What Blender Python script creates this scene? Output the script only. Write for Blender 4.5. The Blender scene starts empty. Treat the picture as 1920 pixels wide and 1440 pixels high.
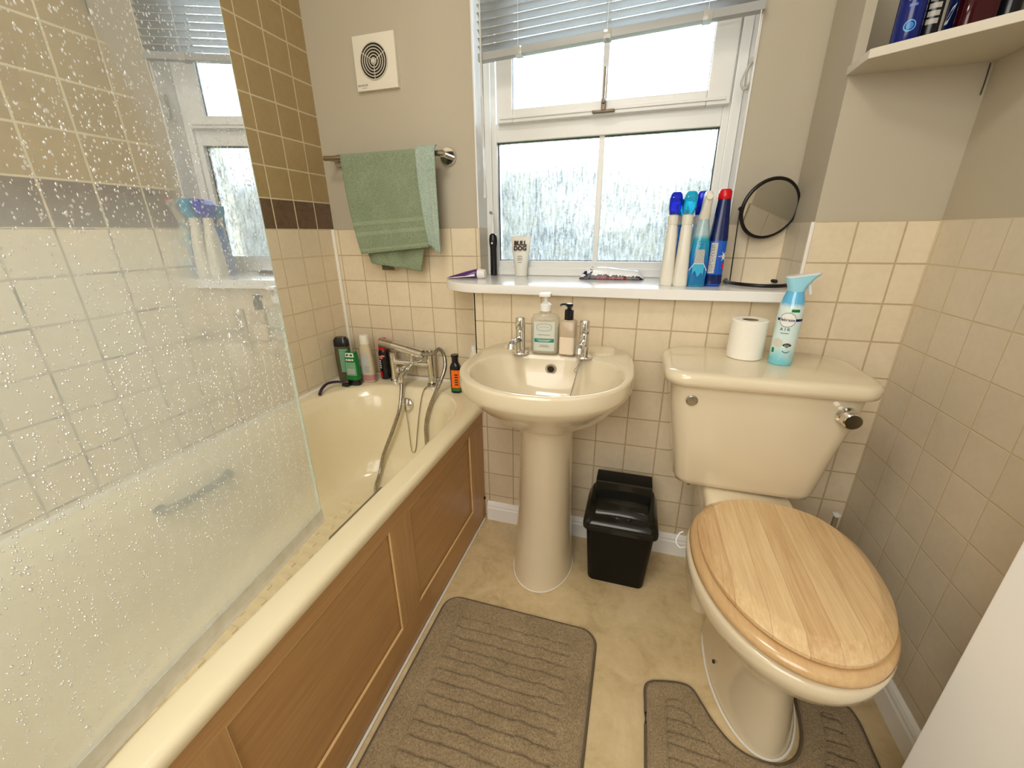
import bpy, bmesh, math, random
import numpy as np
from mathutils import Vector, Matrix
random.seed(7)
PI = math.pi
S = bpy.context.scene
COL = S.collection

# ------------------------------------------------------------------ camera
cam_d = bpy.data.cameras.new('camera'); cam = bpy.data.objects.new('camera', cam_d); COL.objects.link(cam)
cam_d.sensor_width = 36.0; cam_d.lens = 760.1/1920*36.0; cam_d.clip_start = 0.01; cam_d.clip_end = 100
_p, _r, _y = -0.3572, -0.0103, -0.2953
_f = Vector((math.sin(_y)*math.cos(_p), math.cos(_y)*math.cos(_p), math.sin(_p)))
_r0 = Vector((math.cos(_y), -math.sin(_y), 0)); _u0 = _r0.cross(_f)
_R = _r0*math.cos(_r) + _u0*math.sin(_r); _U = _R.cross(_f)
M = Matrix((( _R.x, _U.x, -_f.x, 1.2069), (_R.y, _U.y, -_f.y, -1.4816), (_R.z, _U.z, -_f.z, 1.0917), (0, 0, 0, 1)))
cam.matrix_world = M
S.camera = cam

# ------------------------------------------------------------------ view, world, lights
S.view_settings.view_transform = 'Standard'; S.view_settings.look = 'None'
S.view_settings.exposure = 0.50; S.view_settings.gamma = 1.0; S.view_settings.use_curve_mapping = False
S.cycles.use_denoising = True
S.cycles.max_bounces = 10; S.cycles.diffuse_bounces = 5; S.cycles.transparent_max_bounces = 16
S.cycles.glossy_bounces = 5; S.cycles.sample_clamp_indirect = 4.0
S.cycles.caustics_reflective = False; S.cycles.caustics_refractive = False
W = bpy.data.worlds.new('sky'); S.world = W; W.use_nodes = True
_wn = W.node_tree.nodes; _bg = _wn['Background']
_bg.inputs[0].default_value = (0.80, 0.90, 1.0, 1); _bg.inputs[1].default_value = 13.0

def area(name, loc, target, size, size_y, power, color):
    d = bpy.data.lights.new(name, 'AREA'); d.shape = 'RECTANGLE'; d.size = size; d.size_y = size_y
    d.energy = power; d.color = color
    o = bpy.data.objects.new(name, d); COL.objects.link(o); o.location = loc
    o.rotation_euler = (Vector(target)-Vector(loc)).to_track_quat('-Z', 'Y').to_euler()
    return o
_pt = area('window_portal', (1.045, 0.16, 1.55), (1.045, -1, 1.55), 0.9, 1.3, 1.0, (1, 1, 1)); _pt.data.cycles.is_portal = True
area('ceiling_fill', (0.78, -1.25, 2.27), (0.78, -1.25, 0), 0.36, 0.36, 6.8, (1.0, 0.95, 0.84))  # added warm fill from an unseen ceiling lamp
area('rear_fill', (0.95, -2.34, 1.35), (1.05, 0, 0.80), 1.1, 1.9, 28.0, (1.0, 0.96, 0.88))  # added fill from behind the camera; the wall there has no opening

# ------------------------------------------------------------------ node helpers
def new_mat(name):
    m = bpy.data.materials.new(name); m.use_nodes = True
    nt = m.node_tree; b = nt.nodes['Principled BSDF']
    return m, nt, b
def setin(n, key, v):
    if key in n.inputs: n.inputs[key].default_value = v
def c4(c): return (c[0], c[1], c[2], 1)
def srgb(r, g, b):
    f = lambda v: (v/255/12.92) if v/255 <= 0.04045 else ((v/255+0.055)/1.055)**2.4
    return (f(r), f(g), f(b))
def node(nt, t, **k):
    n = nt.nodes.new(t)
    for a, v in k.items(): setattr(n, a, v)
    return n
def math_(nt, op, a, b=None, c=None, clamp=False):
    n = nt.nodes.new('ShaderNodeMath'); n.operation = op; n.use_clamp = clamp
    for i, v in enumerate((a, b, c)):
        if v is None: continue
        if isinstance(v, (int, float)): n.inputs[i].default_value = v
        else: nt.links.new(v, n.inputs[i])
    return n.outputs[0]
def mixc(nt, fac, a, b, mode='MIX'):
    n = nt.nodes.new('ShaderNodeMix'); n.data_type = 'RGBA'; n.blend_type = mode
    for s, v in ((n.inputs[0], fac), (n.inputs[6], a), (n.inputs[7], b)):
        if isinstance(v, tuple): s.default_value = c4(v)
        elif isinstance(v, (int, float)): s.default_value = v
        else: nt.links.new(v, s)
    return n.outputs[2]
def coords(nt, scale=None, kind='Object'):
    tc = nt.nodes.new('ShaderNodeTexCoord')
    if scale is None: return tc.outputs[kind]
    mp = nt.nodes.new('ShaderNodeMapping'); mp.inputs['Scale'].default_value = scale
    nt.links.new(tc.outputs[kind], mp.inputs[0]); return mp.outputs[0]
def noise(nt, vec, scale, detail=4, rough=0.55, dist=0.0):
    n = nt.nodes.new('ShaderNodeTexNoise'); n.inputs['Scale'].default_value = scale
    n.inputs['Detail'].default_value = detail; n.inputs['Roughness'].default_value = rough
    n.inputs['Distortion'].default_value = dist
    nt.links.new(vec, n.inputs['Vector']); return n.outputs['Fac']
def ramp(nt, fac, stops):
    n = nt.nodes.new('ShaderNodeValToRGB'); e = n.color_ramp.elements
    while len(e) < len(stops): e.new(0.5)
    for i, (p, c) in enumerate(stops):
        e[i].position = p; e[i].color = c4(c) if isinstance(c, tuple) else (c, c, c, 1)
    nt.links.new(fac, n.inputs[0]); return n.outputs[0]
def bump(nt, b, h, strength=0.3, dist=0.002):
    n = nt.nodes.new('ShaderNodeBump'); n.inputs['Strength'].default_value = strength; n.inputs['Distance'].default_value = dist
    nt.links.new(h, n.inputs['Height']); nt.links.new(n.outputs[0], b.inputs['Normal']); return n

def pbr(name, col, rough=0.5, metal=0.0, var=0.06, vscale=8.0, bmp=0.0, bscale=200.0, coat=0.0, trans=0.0, ior=1.45, sheen=0.0, alpha=None, sss=0.0):
    m, nt, b = new_mat(name)
    vec = coords(nt)
    n = noise(nt, vec, vscale)
    lo = tuple(max(0, c*(1-var)) for c in col); hi = tuple(min(1, c*(1+var)) for c in col)
    nt.links.new(mixc(nt, n, lo, hi), b.inputs['Base Color'])
    setin(b, 'Roughness', rough); setin(b, 'Metallic', metal); setin(b, 'Coat Weight', coat); setin(b, 'Coat Roughness', 0.05)
    setin(b, 'Transmission Weight', trans); setin(b, 'IOR', ior); setin(b, 'Sheen Weight', sheen)
    if sss: setin(b, 'Subsurface Weight', sss); setin(b, 'Subsurface Radius', (0.01, 0.01, 0.01))
    if bmp: bump(nt, b, noise(nt, vec, bscale, 3), bmp)
    return m

def tile_mat(name, axis, u0, tu, v0, tv, cA, cB, grout, band=None, bandcols=None, above=None, gw=0.0022, groutA=None, dirt=0.0, rough=0.32):
    """square tiles on a wall; axis 0 = wall runs along x, 1 = along y; v is height."""
    m, nt, b = new_mat(name)
    tc = coords(nt); sp = node(nt, 'ShaderNodeSeparateXYZ'); nt.links.new(tc, sp.inputs[0])
    U = sp.outputs[axis]; V = sp.outputs[2]
    u = math_(nt, 'DIVIDE', math_(nt, 'SUBTRACT', U, u0), tu); v = math_(nt, 'DIVIDE', math_(nt, 'SUBTRACT', V, v0), tv)
    fu = math_(nt, 'SUBTRACT', u, math_(nt, 'FLOOR', u)); fv = math_(nt, 'SUBTRACT', v, math_(nt, 'FLOOR', v))
    eu = math_(nt, 'MULTIPLY', math_(nt, 'MINIMUM', fu, math_(nt, 'SUBTRACT', 1.0, fu)), tu)
    ev = math_(nt, 'MULTIPLY', math_(nt, 'MINIMUM', fv, math_(nt, 'SUBTRACT', 1.0, fv)), tv)
    wob = math_(nt, 'MULTIPLY', math_(nt, 'SUBTRACT', noise(nt, tc, 60, 2), 0.5), 0.0016)
    e = math_(nt, 'ADD', math_(nt, 'MINIMUM', eu, ev), wob)
    g = node(nt, 'ShaderNodeMapRange'); g.interpolation_type = 'SMOOTHSTEP'
    nt.links.new(e, g.inputs[0]); g.inputs[1].default_value = gw*0.55; g.inputs[2].default_value = gw*1.3
    g.inputs[3].default_value = 1.0; g.inputs[4].default_value = 0.0
    G = g.outputs[0]
    cmb = node(nt, 'ShaderNodeCombineXYZ'); nt.links.new(math_(nt, 'FLOOR', u), cmb.inputs[0]); nt.links.new(math_(nt, 'FLOOR', v), cmb.inputs[1])
    wn = node(nt, 'ShaderNodeTexWhiteNoise'); nt.links.new(cmb.outputs[0], wn.inputs['Vector'])
    # veins shifted per tile
    ad = node(nt, 'ShaderNodeVectorMath', operation='ADD'); nt.links.new(tc, ad.inputs[0])
    sc = node(nt, 'ShaderNodeVectorMath', operation='SCALE'); nt.links.new(wn.outputs['Color'], sc.inputs[0]); sc.inputs[3].default_value = 7.0
    nt.links.new(sc.outputs[0], ad.inputs[1])
    n1 = noise(nt, ad.outputs[0], 14, 6, 0.6, 0.8); n2 = noise(nt, ad.outputs[0], 70, 3)
    f = math_(nt, 'ADD', math_(nt, 'MULTIPLY', n1, 0.75), math_(nt, 'MULTIPLY', wn.outputs['Value'], 0.22))
    f = math_(nt, 'ADD', f, math_(nt, 'MULTIPLY', math_(nt, 'SUBTRACT', n2, 0.5), 0.55), clamp=True)
    tcol = mixc(nt, f, cA, cB)
    gcol = grout
    if above is not None:      # second colour scheme above height band[1]
        fa = math_(nt, 'GREATER_THAN', V, band[0])
        tcol = mixc(nt, fa, tcol, mixc(nt, f, above[0], above[1]))
        if groutA: gcol = mixc(nt, fa, grout, groutA)
    if bandcols is not None:
        fb = math_(nt, 'MULTIPLY', math_(nt, 'GREATER_THAN', V, band[0]), math_(nt, 'LESS_THAN', V, band[1]))
        n3 = noise(nt, ad.outputs[0], 30, 8, 0.7, 1.5)
        tcol = mixc(nt, fb, tcol, mixc(nt, ramp(nt, n3, [(0.35, bandcols[0]), (0.65, bandcols[1])]), bandcols[0], wn.outputs['Value'], 'MIX') if False else mixc(nt, math_(nt, 'ADD', math_(nt, 'MULTIPLY', n3, 1.6), -0.4, clamp=True), bandcols[0], bandcols[1]))
    if dirt:
        gcol = mixc(nt, math_(nt, 'MULTIPLY', math_(nt, 'MULTIPLY', math_(nt, 'LESS_THAN', V, v0), math_(nt, 'LESS_THAN', U, -0.5)), 0.45), gcol, (0.10, 0.08, 0.05))
        dn = noise(nt, tc, 9, 5, 0.7)
        df = math_(nt, 'MULTIPLY', math_(nt, 'MULTIPLY', math_(nt, 'GREATER_THAN', dn, 0.54), dirt), math_(nt, 'MULTIPLY', math_(nt, 'LESS_THAN', V, v0), math_(nt, 'LESS_THAN', U, -0.55)))
        gcol = mixc(nt, df, gcol, (0.05, 0.035, 0.02))
    nt.links.new(mixc(nt, G, tcol, gcol), b.inputs['Base Color'])
    nt.links.new(math_(nt, 'ADD', math_(nt, 'MULTIPLY', G, 0.5), rough), b.inputs['Roughness'])
    h = math_(nt, 'SUBTRACT', math_(nt, 'MULTIPLY', n1, 0.25), G)
    bump(nt, b, h, 0.45, 0.0015)
    return m

def wood_mat(name, cA, cB, grain_axis=1, planks=0.0, plank_axis=0, tone=0.25, rough=0.4, scale=1.0, coat=0.0, detail=1.0):
    m, nt, b = new_mat(name)
    tc = coords(nt); sc = [38*scale]*3; sc[grain_axis] = 1.6*scale
    mp = node(nt, 'ShaderNodeMapping'); mp.inputs['Scale'].default_value = sc; nt.links.new(tc, mp.inputs[0])
    vec = mp.outputs[0]
    base = None
    if planks:
        sp = node(nt, 'ShaderNodeSeparateXYZ'); nt.links.new(tc, sp.inputs[0])
        pf = math_(nt, 'DIVIDE', sp.outputs[plank_axis], planks); fl = math_(nt, 'FLOOR', pf)
        cmb = node(nt, 'ShaderNodeCombineXYZ'); nt.links.new(fl, cmb.inputs[0])
        wn = node(nt, 'ShaderNodeTexWhiteNoise'); nt.links.new(cmb.outputs[0], wn.inputs['Vector'])
        s2 = node(nt, 'ShaderNodeVectorMath', operation='SCALE'); nt.links.new(wn.outputs['Color'], s2.inputs[0]); s2.inputs[3].default_value = 40
        ad = node(nt, 'ShaderNodeVectorMath', operation='ADD'); nt.links.new(vec, ad.inputs[0]); nt.links.new(s2.outputs[0], ad.inputs[1]); vec = ad.outputs[0]
        base = wn.outputs['Value']
    n1 = noise(nt, vec, 0.35, 4, 0.6, 1.2); n2 = math_(nt, 'ADD', math_(nt, 'MULTIPLY', noise(nt, vec, 2.6, 5, 0.75), 0.6), math_(nt, 'MULTIPLY', noise(nt, vec, 7.0, 3, 0.6), 0.4))
    f = math_(nt, 'ADD', math_(nt, 'MULTIPLY', n1, 0.95), math_(nt, 'MULTIPLY', math_(nt, 'SUBTRACT', n2, 0.5), 0.55*detail))
    if base is not None: f = math_(nt, 'ADD', f, math_(nt, 'MULTIPLY', math_(nt, 'SUBTRACT', base, 0.5), tone*2.2))
    col = mixc(nt, math_(nt, 'ADD', f, 0.0, clamp=True), cA, cB)
    if base is not None:
        d = math_(nt, 'SUBTRACT', pf, fl); d = math_(nt, 'MINIMUM', d, math_(nt, 'SUBTRACT', 1.0, d))
        line = math_(nt, 'MULTIPLY', math_(nt, 'LESS_THAN', d, 0.012), 0.35)
        col = mixc(nt, line, col, tuple(c*0.45 for c in cB))
    nt.links.new(col, b.inputs['Base Color'])
    setin(b, 'Roughness', rough); setin(b, 'Coat Weight', coat); setin(b, 'Coat Roughness', 0.15)
    bump(nt, b, n2, 0.12, 0.0006)
    return m

# ------------------------------------------------------------------ mesh helpers
def link(name, me, mat=None, parent=None, loc=None, smooth=True, auto=35):
    o = bpy.data.objects.new(name, me); COL.objects.link(o)
    if mat is not None: me.materials.append(mat)
    if parent is not None: o.parent = parent
    if loc is not None: o.location = loc
    if smooth:
        for p in me.polygons: p.use_smooth = True
        if auto:
            try: me.set_sharp_from_angle(angle=math.radians(auto))
            except Exception: pass
    return o
def mesh_of(name, verts, faces, recalc=True, weld=0.0):
    me = bpy.data.meshes.new(name); me.from_pydata([tuple(v) for v in verts], [], faces); me.update()
    if recalc or weld:
        bm = bmesh.new(); bm.from_mesh(me)
        if weld: bmesh.ops.remove_doubles(bm, verts=bm.verts, dist=weld)
        if recalc: bmesh.ops.recalc_face_normals(bm, faces=bm.faces)
        bm.to_mesh(me); bm.free()
    return me
class MB:
    """collects shapes into one mesh"""
    def __init__(s): s.v = []; s.f = []
    def add(s, vs, fs):
        o = len(s.v); s.v += [tuple(v) for v in vs]; s.f += [[i+o for i in f] for f in fs]; return s
    def box(s, lo, hi, bev=0.0, mat=None):
        bm = bmesh.new(); bmesh.ops.create_cube(bm, size=1)
        for v in bm.verts:
            v.co = Vector([(lo[i]+hi[i])/2 + v.co[i]*(hi[i]-lo[i]) for i in range(3)])
        if bev: bmesh.ops.bevel(bm, geom=list(bm.edges), offset=bev, segments=2, affect='EDGES', profile=0.7)
        if mat is not None: bmesh.ops.transform(bm, matrix=mat, verts=bm.verts)
        bm.verts.index_update(); s.add([v.co.copy() for v in bm.verts], [[v.index for v in f.verts] for f in bm.faces]); bm.free(); return s
    def loft(s, rings, cap0=True, cap1=True, closed=True):
        n = len(rings[0]); vs = [p for r in rings for p in r]; fs = []
        for i in range(len(rings)-1):
            for j in range(n if closed else n-1):
                k = (j+1) % n; fs.append([i*n+j, i*n+k, (i+1)*n+k, (i+1)*n+j])
        if cap0: fs.append(list(range(n))[::-1])
        if cap1: fs.append([(len(rings)-1)*n+j for j in range(n)])
        return s.add(vs, fs)
    def lathe(s, prof, n=32, origin=(0, 0, 0), mat=None, cap0=True, cap1=True):
        rings = []
        for r, z in prof:
            ring = [Vector((r*math.cos(2*PI*j/n), r*math.sin(2*PI*j/n), z)) for j in range(n)]
            if mat is not None: ring = [mat @ p for p in ring]
            rings.append([p+Vector(origin) for p in ring])
        return s.loft(rings, cap0, cap1)
    def cyl(s, a, b, r, r2=None, n=24):
        a = Vector(a); b = Vector(b); d = b-a; q = d.to_track_quat('Z', 'Y').to_matrix().to_4x4()
        L = d.length; r2 = r if r2 is None else r2; e = min(0.0012, r*0.2, L*0.2)
        return s.lathe([(r-e, 0), (r, e), (r2, L-e), (r2-e, L)], n, a, q)
    def tube(s, pts, r, n=10, sub=6, closed=False, rfun=None):
        P = [Vector(p) for p in pts]
        if sub > 1:
            Q = []; m = len(P)
            rng = range(m if closed else m-1)
            for i in rng:
                p0 = P[(i-1) % m] if (closed or i > 0) else P[0]*2-P[1]
                p1 = P[i]; p2 = P[(i+1) % m]
                p3 = P[(i+2) % m] if (closed or i+2 < m) else P[-1]*2-P[-2]
                for k in range(sub):
                    t = k/sub
                    Q.append(0.5*((2*p1)+(p2-p0)*t+(2*p0-5*p1+4*p2-p3)*t*t+(3*p1-p0-3*p2+p3)*t**3))
            if not closed: Q.append(P[-1])
            P = Q
        up = Vector((0, 0, 1)); rings = []; m = len(P); prev = None
        for i, p in enumerate(P):
            t = (P[(i+1) % m]-P[i-1]) if (closed or 0 < i < m-1) else (P[1]-P[0] if i == 0 else P[-1]-P[-2])
            t.normalize()
            if prev is None:
                a = t.cross(up)
                if a.length < 1e-3: a = t.cross(Vector((1, 0, 0)))
            else: a = prev - t*prev.dot(t)
            a.normalize(); prev = a; b = t.cross(a)
            rr = rfun(i/(m-1)) if rfun else r
            rings.append([p+a*rr*math.cos(2*PI*j/n)+b*rr*math.sin(2*PI*j/n) for j in range(n)])
        if closed: rings.append(rings[0]); return s.loft(rings, False, False)
        return s.loft(rings)
    def prism(s, poly, z0, z1, bev=0.0, mat=None):
        bm = bmesh.new(); vs = [bm.verts.new((p[0], p[1], z0)) for p in poly]; f = bm.faces.new(vs)
        r = bmesh.ops.extrude_face_region(bm, geom=[f]); top = [v for v in r['geom'] if isinstance(v, bmesh.types.BMVert)]
        for v in top: v.co.z = z1
        if bev:
            ed = [e for e in bm.edges if abs(e.verts[0].co.z-e.verts[1].co.z) < 1e-7]
            bmesh.ops.bevel(bm, geom=ed, offset=bev, segments=3, affect='EDGES', profile=0.6)
        if mat is not None: bmesh.ops.transform(bm, matrix=mat, verts=bm.verts)
        bm.verts.index_update(); s.add([v.co.copy() for v in bm.verts], [[v.index for v in f.verts] for f in bm.faces]); bm.free(); return s
    def build(s, name, mat=None, parent=None, loc=None, smooth=True, auto=35, weld=0.0):
        return link(name, mesh_of(name, s.v, s.f, True, weld), mat, parent, loc, smooth, auto)
def rrect(cx, cy, hx, hy, r, N=64, z=0.0):
    """rounded rectangle ring, N points in 4 arcs"""
    if not isinstance(r, (tuple, list)): r = (r, r, r, r)     # corners ++ -+ -- +-
    k = N//4; out = []
    for c, (sx, sy, a0) in enumerate(((1, 1, 0), (-1, 1, PI/2), (-1, -1, PI), (1, -1, 1.5*PI))):
        rx = min(r[c], hx); ry = min(r[c], hy)
        for i in range(k):
            a = a0 + PI/2*i/(k-1)
            out.append(Vector((cx+sx*(hx-rx)+rx*math.cos(a), cy+sy*(hy-ry)+ry*math.sin(a), z)))
    return out
def sup(cx, cy, rx, ry, n=2.0, N=48, z=0.0):
    out = []
    for j in range(N):
        a = 2*PI*j/N; c, s_ = math.cos(a), math.sin(a)
        out.append(Vector((cx+rx*math.copysign(abs(c)**(2/n), c), cy+ry*math.copysign(abs(s_)**(2/n), s_), z)))
    return out
def tagp(o, label=None, cat=None, group=None, kind=None):
    if label: o['label'] = label
    if cat: o['category'] = cat
    if group: o['group'] = group
    if kind: o['kind'] = kind
    return o
def thing(name, label, cat, loc=(0, 0, 0), rotz=0.0, group=None):
    o = bpy.data.objects.new(name, None); COL.objects.link(o); o.empty_display_size = 0.05
    o.location = loc; o.rotation_euler = (0, 0, rotz)
    return tagp(o, label, cat, group)
def struct(o): o['kind'] = 'structure'; return o
def T(x, y, z): return Matrix.Translation((x, y, z))
def RX(a): return Matrix.Rotation(a, 4, 'X')
def RY(a): return Matrix.Rotation(a, 4, 'Y')
def RZ(a): return Matrix.Rotation(a, 4, 'Z')

def text_geo(s, size, align='CENTER', extr=0.0002, bold=0.0):
    cu = bpy.data.curves.new('t', 'FONT'); cu.body = s; cu.size = size; cu.align_x = align; cu.align_y = 'CENTER'
    cu.extrude = extr; cu.offset = bold; cu.resolution_u = 3; cu.space_line = 0.85
    o = bpy.data.objects.new('t', cu); COL.objects.link(o)
    dg = bpy.context.evaluated_depsgraph_get(); dg.update()
    me = bpy.data.meshes.new_from_object(o.evaluated_get(dg))
    vs = [v.co.copy() for v in me.vertices]; fs = [list(p.vertices) for p in me.polygons]
    bpy.data.objects.remove(o); bpy.data.curves.remove(cu); bpy.data.meshes.remove(me)
    return vs, fs
def flat_text(name, s, size, matrix, mat, parent, bold=0.0, sx=1.0):
    vs, fs = text_geo(s, size, bold=bold)
    return MB().add([matrix @ Vector((v.x*sx, v.y, v.z)) for v in vs], fs).build(name, mat, parent, smooth=False)

# ------------------------------------------------------------------ materials
M_ = {}
M_['paint'] = pbr('cream_wall_paint', srgb(183, 174, 155), 0.6, var=0.02, vscale=3, bmp=0.05, bscale=350)
M_['ceiling'] = pbr('white_ceiling_paint', (0.78, 0.76, 0.70), 0.7, var=0.02)
M_['white'] = pbr('white_gloss_paint', (0.93, 0.94, 0.94), 0.35, var=0.02)
M_['shelf'] = pbr('cream_shelf_paint', srgb(204, 197, 181), 0.4, var=0.02)
M_['upvc'] = pbr('white_upvc', (0.80, 0.81, 0.80), 0.25, var=0.02)
M_['sill'] = pbr('white_sill_laminate', (0.86, 0.86, 0.85), 0.2, var=0.03, vscale=5, coat=0.3)
M_['caulk'] = pbr('white_sealant', (0.80, 0.77, 0.70), 0.4, var=0.05, vscale=30)
CER = srgb(220, 207, 180)
M_['ceramic'] = pbr('champagne_ceramic', CER, 0.12, var=0.015, vscale=3, coat=0.5)
M_['acrylic'] = pbr('champagne_acrylic', srgb(232, 220, 188), 0.16, var=0.02, vscale=3, coat=0.3)
M_['chrome'] = pbr('chrome', (0.75, 0.74, 0.72), 0.07, 1.0, var=0.05)
M_['chrome_dull'] = pbr('brushed_chrome', (0.50, 0.47, 0.42), 0.25, 1.0, var=0.08, vscale=40)
M_['dark_hole'] = pbr('dark_recess', (0.02, 0.015, 0.01), 0.6)
M_['black'] = pbr('black_plastic', (0.004, 0.0035, 0.003), 0.45, var=0.1, ior=1.25)
M_['black_gloss'] = pbr('glossy_black_plastic', (0.012, 0.012, 0.010), 0.12, var=0.1)
M_['black_metal'] = pbr('black_metal', (0.012, 0.009, 0.008), 0.35, 0.3, var=0.1)
M_['mirror'] = pbr('mirror_silver', (0.80, 0.80, 0.76), 0.015, 1.0, var=0.01)
TA, TB = srgb(212, 197, 170), srgb(232, 218, 192)
GR = srgb(186, 165, 132)
M_['tile_back'] = tile_mat('beige_wall_tiles', 0, 0.5235, 0.1, 1.11, 0.1, TA, TB, GR)
M_['tile_box'] = tile_mat('beige_boxing_tiles', 0, 0.7181, 0.1, 1.11, 0.1, TA, TB, GR)
M_['tile_right'] = tile_mat('beige_side_wall_tiles', 1, -0.21, 0.1, 1.11, 0.1, srgb(202, 190, 168), srgb(220, 209, 190), srgb(205, 188, 156), gw=0.0018)
M_['tile_left'] = tile_mat('shower_wall_tiles', 1, -0.0847, 0.0985, 1.11, 0.0985, TA, TB, srgb(206, 190, 160),
    band=(1.11, 1.2085), bandcols=(srgb(86, 66, 50), srgb(128, 104, 84)), above=(srgb(152, 130, 90), srgb(176, 152, 108)),
    groutA=srgb(205, 190, 158), gw=0.0026, dirt=0.9)
M_['towel'] = None

def floor_mat():
    m, nt, b = new_mat('mottled_vinyl'); v = coords(nt)
    n1 = noise(nt, v, 9, 7, 0.65, 0.6); n2 = noise(nt, v, 45, 4, 0.6)
    f = math_(nt, 'ADD', math_(nt, 'MULTIPLY', n1, 0.8), math_(nt, 'MULTIPLY', n2, 0.25))
    nt.links.new(ramp(nt, f, [(0.35, srgb(178, 156, 116)), (0.5, srgb(202, 181, 140)), (0.68, srgb(216, 196, 158))]), b.inputs['Base Color'])
    setin(b, 'Roughness', 0.42); bump(nt, b, n2, 0.08, 0.001); return m
M_['floor'] = floor_mat()
def pile_mat(name, a, bcol):
    m, nt, b = new_mat(name); v = coords(nt)
    n1 = noise(nt, v, 260, 3, 0.7); n2 = noise(nt, v, 12, 4)
    f = math_(nt, 'ADD', math_(nt, 'MULTIPLY', n1, 0.9), math_(nt, 'MULTIPLY', math_(nt, 'SUBTRACT', n2, 0.5), 0.22), clamp=True)
    nt.links.new(ramp(nt, f, [(0.3, a), (0.7, bcol)]), b.inputs['Base Color']); setin(b, 'Roughness', 0.95); setin(b, 'Sheen Weight', 0.25)
    bump(nt, b, n1, 0.8, 0.004); return m
M_['mat'] = pile_mat('taupe_cotton_pile', srgb(122, 104, 76), srgb(186, 164, 128))
M_['towel'] = pile_mat('sage_terry', srgb(116, 132, 104), srgb(158, 172, 142))
M_['towel_pale'] = pile_mat('pale_sage_terry', srgb(140, 160, 146), srgb(190, 206, 194))
M_['towel_light'] = pile_mat('sage_terry_band', srgb(136, 150, 120), srgb(164, 178, 148))

M_['oak'] = wood_mat('oak_vinyl_along', srgb(196, 156, 106), srgb(162, 120, 74), 1, rough=0.35, detail=3.2)
M_['oak_up'] = wood_mat('oak_vinyl_upright', srgb(198, 158, 108), srgb(166, 126, 80), 2, rough=0.35, detail=3.2)
M_['oak_light'] = pbr('oak_bevel', srgb(222, 190, 138), 0.4)
M_['pine'] = wood_mat('varnished_hardwood', srgb(226, 198, 152), srgb(184, 140, 94), 1, planks=0.048, plank_axis=0, tone=0.24, rough=0.22, coat=0.5, detail=3.4)
M_['pine_ring'] = wood_mat('varnished_hardwood_ring', srgb(216, 184, 136), srgb(186, 146, 98), 1, rough=0.2, detail=2.5, coat=0.5)

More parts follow.
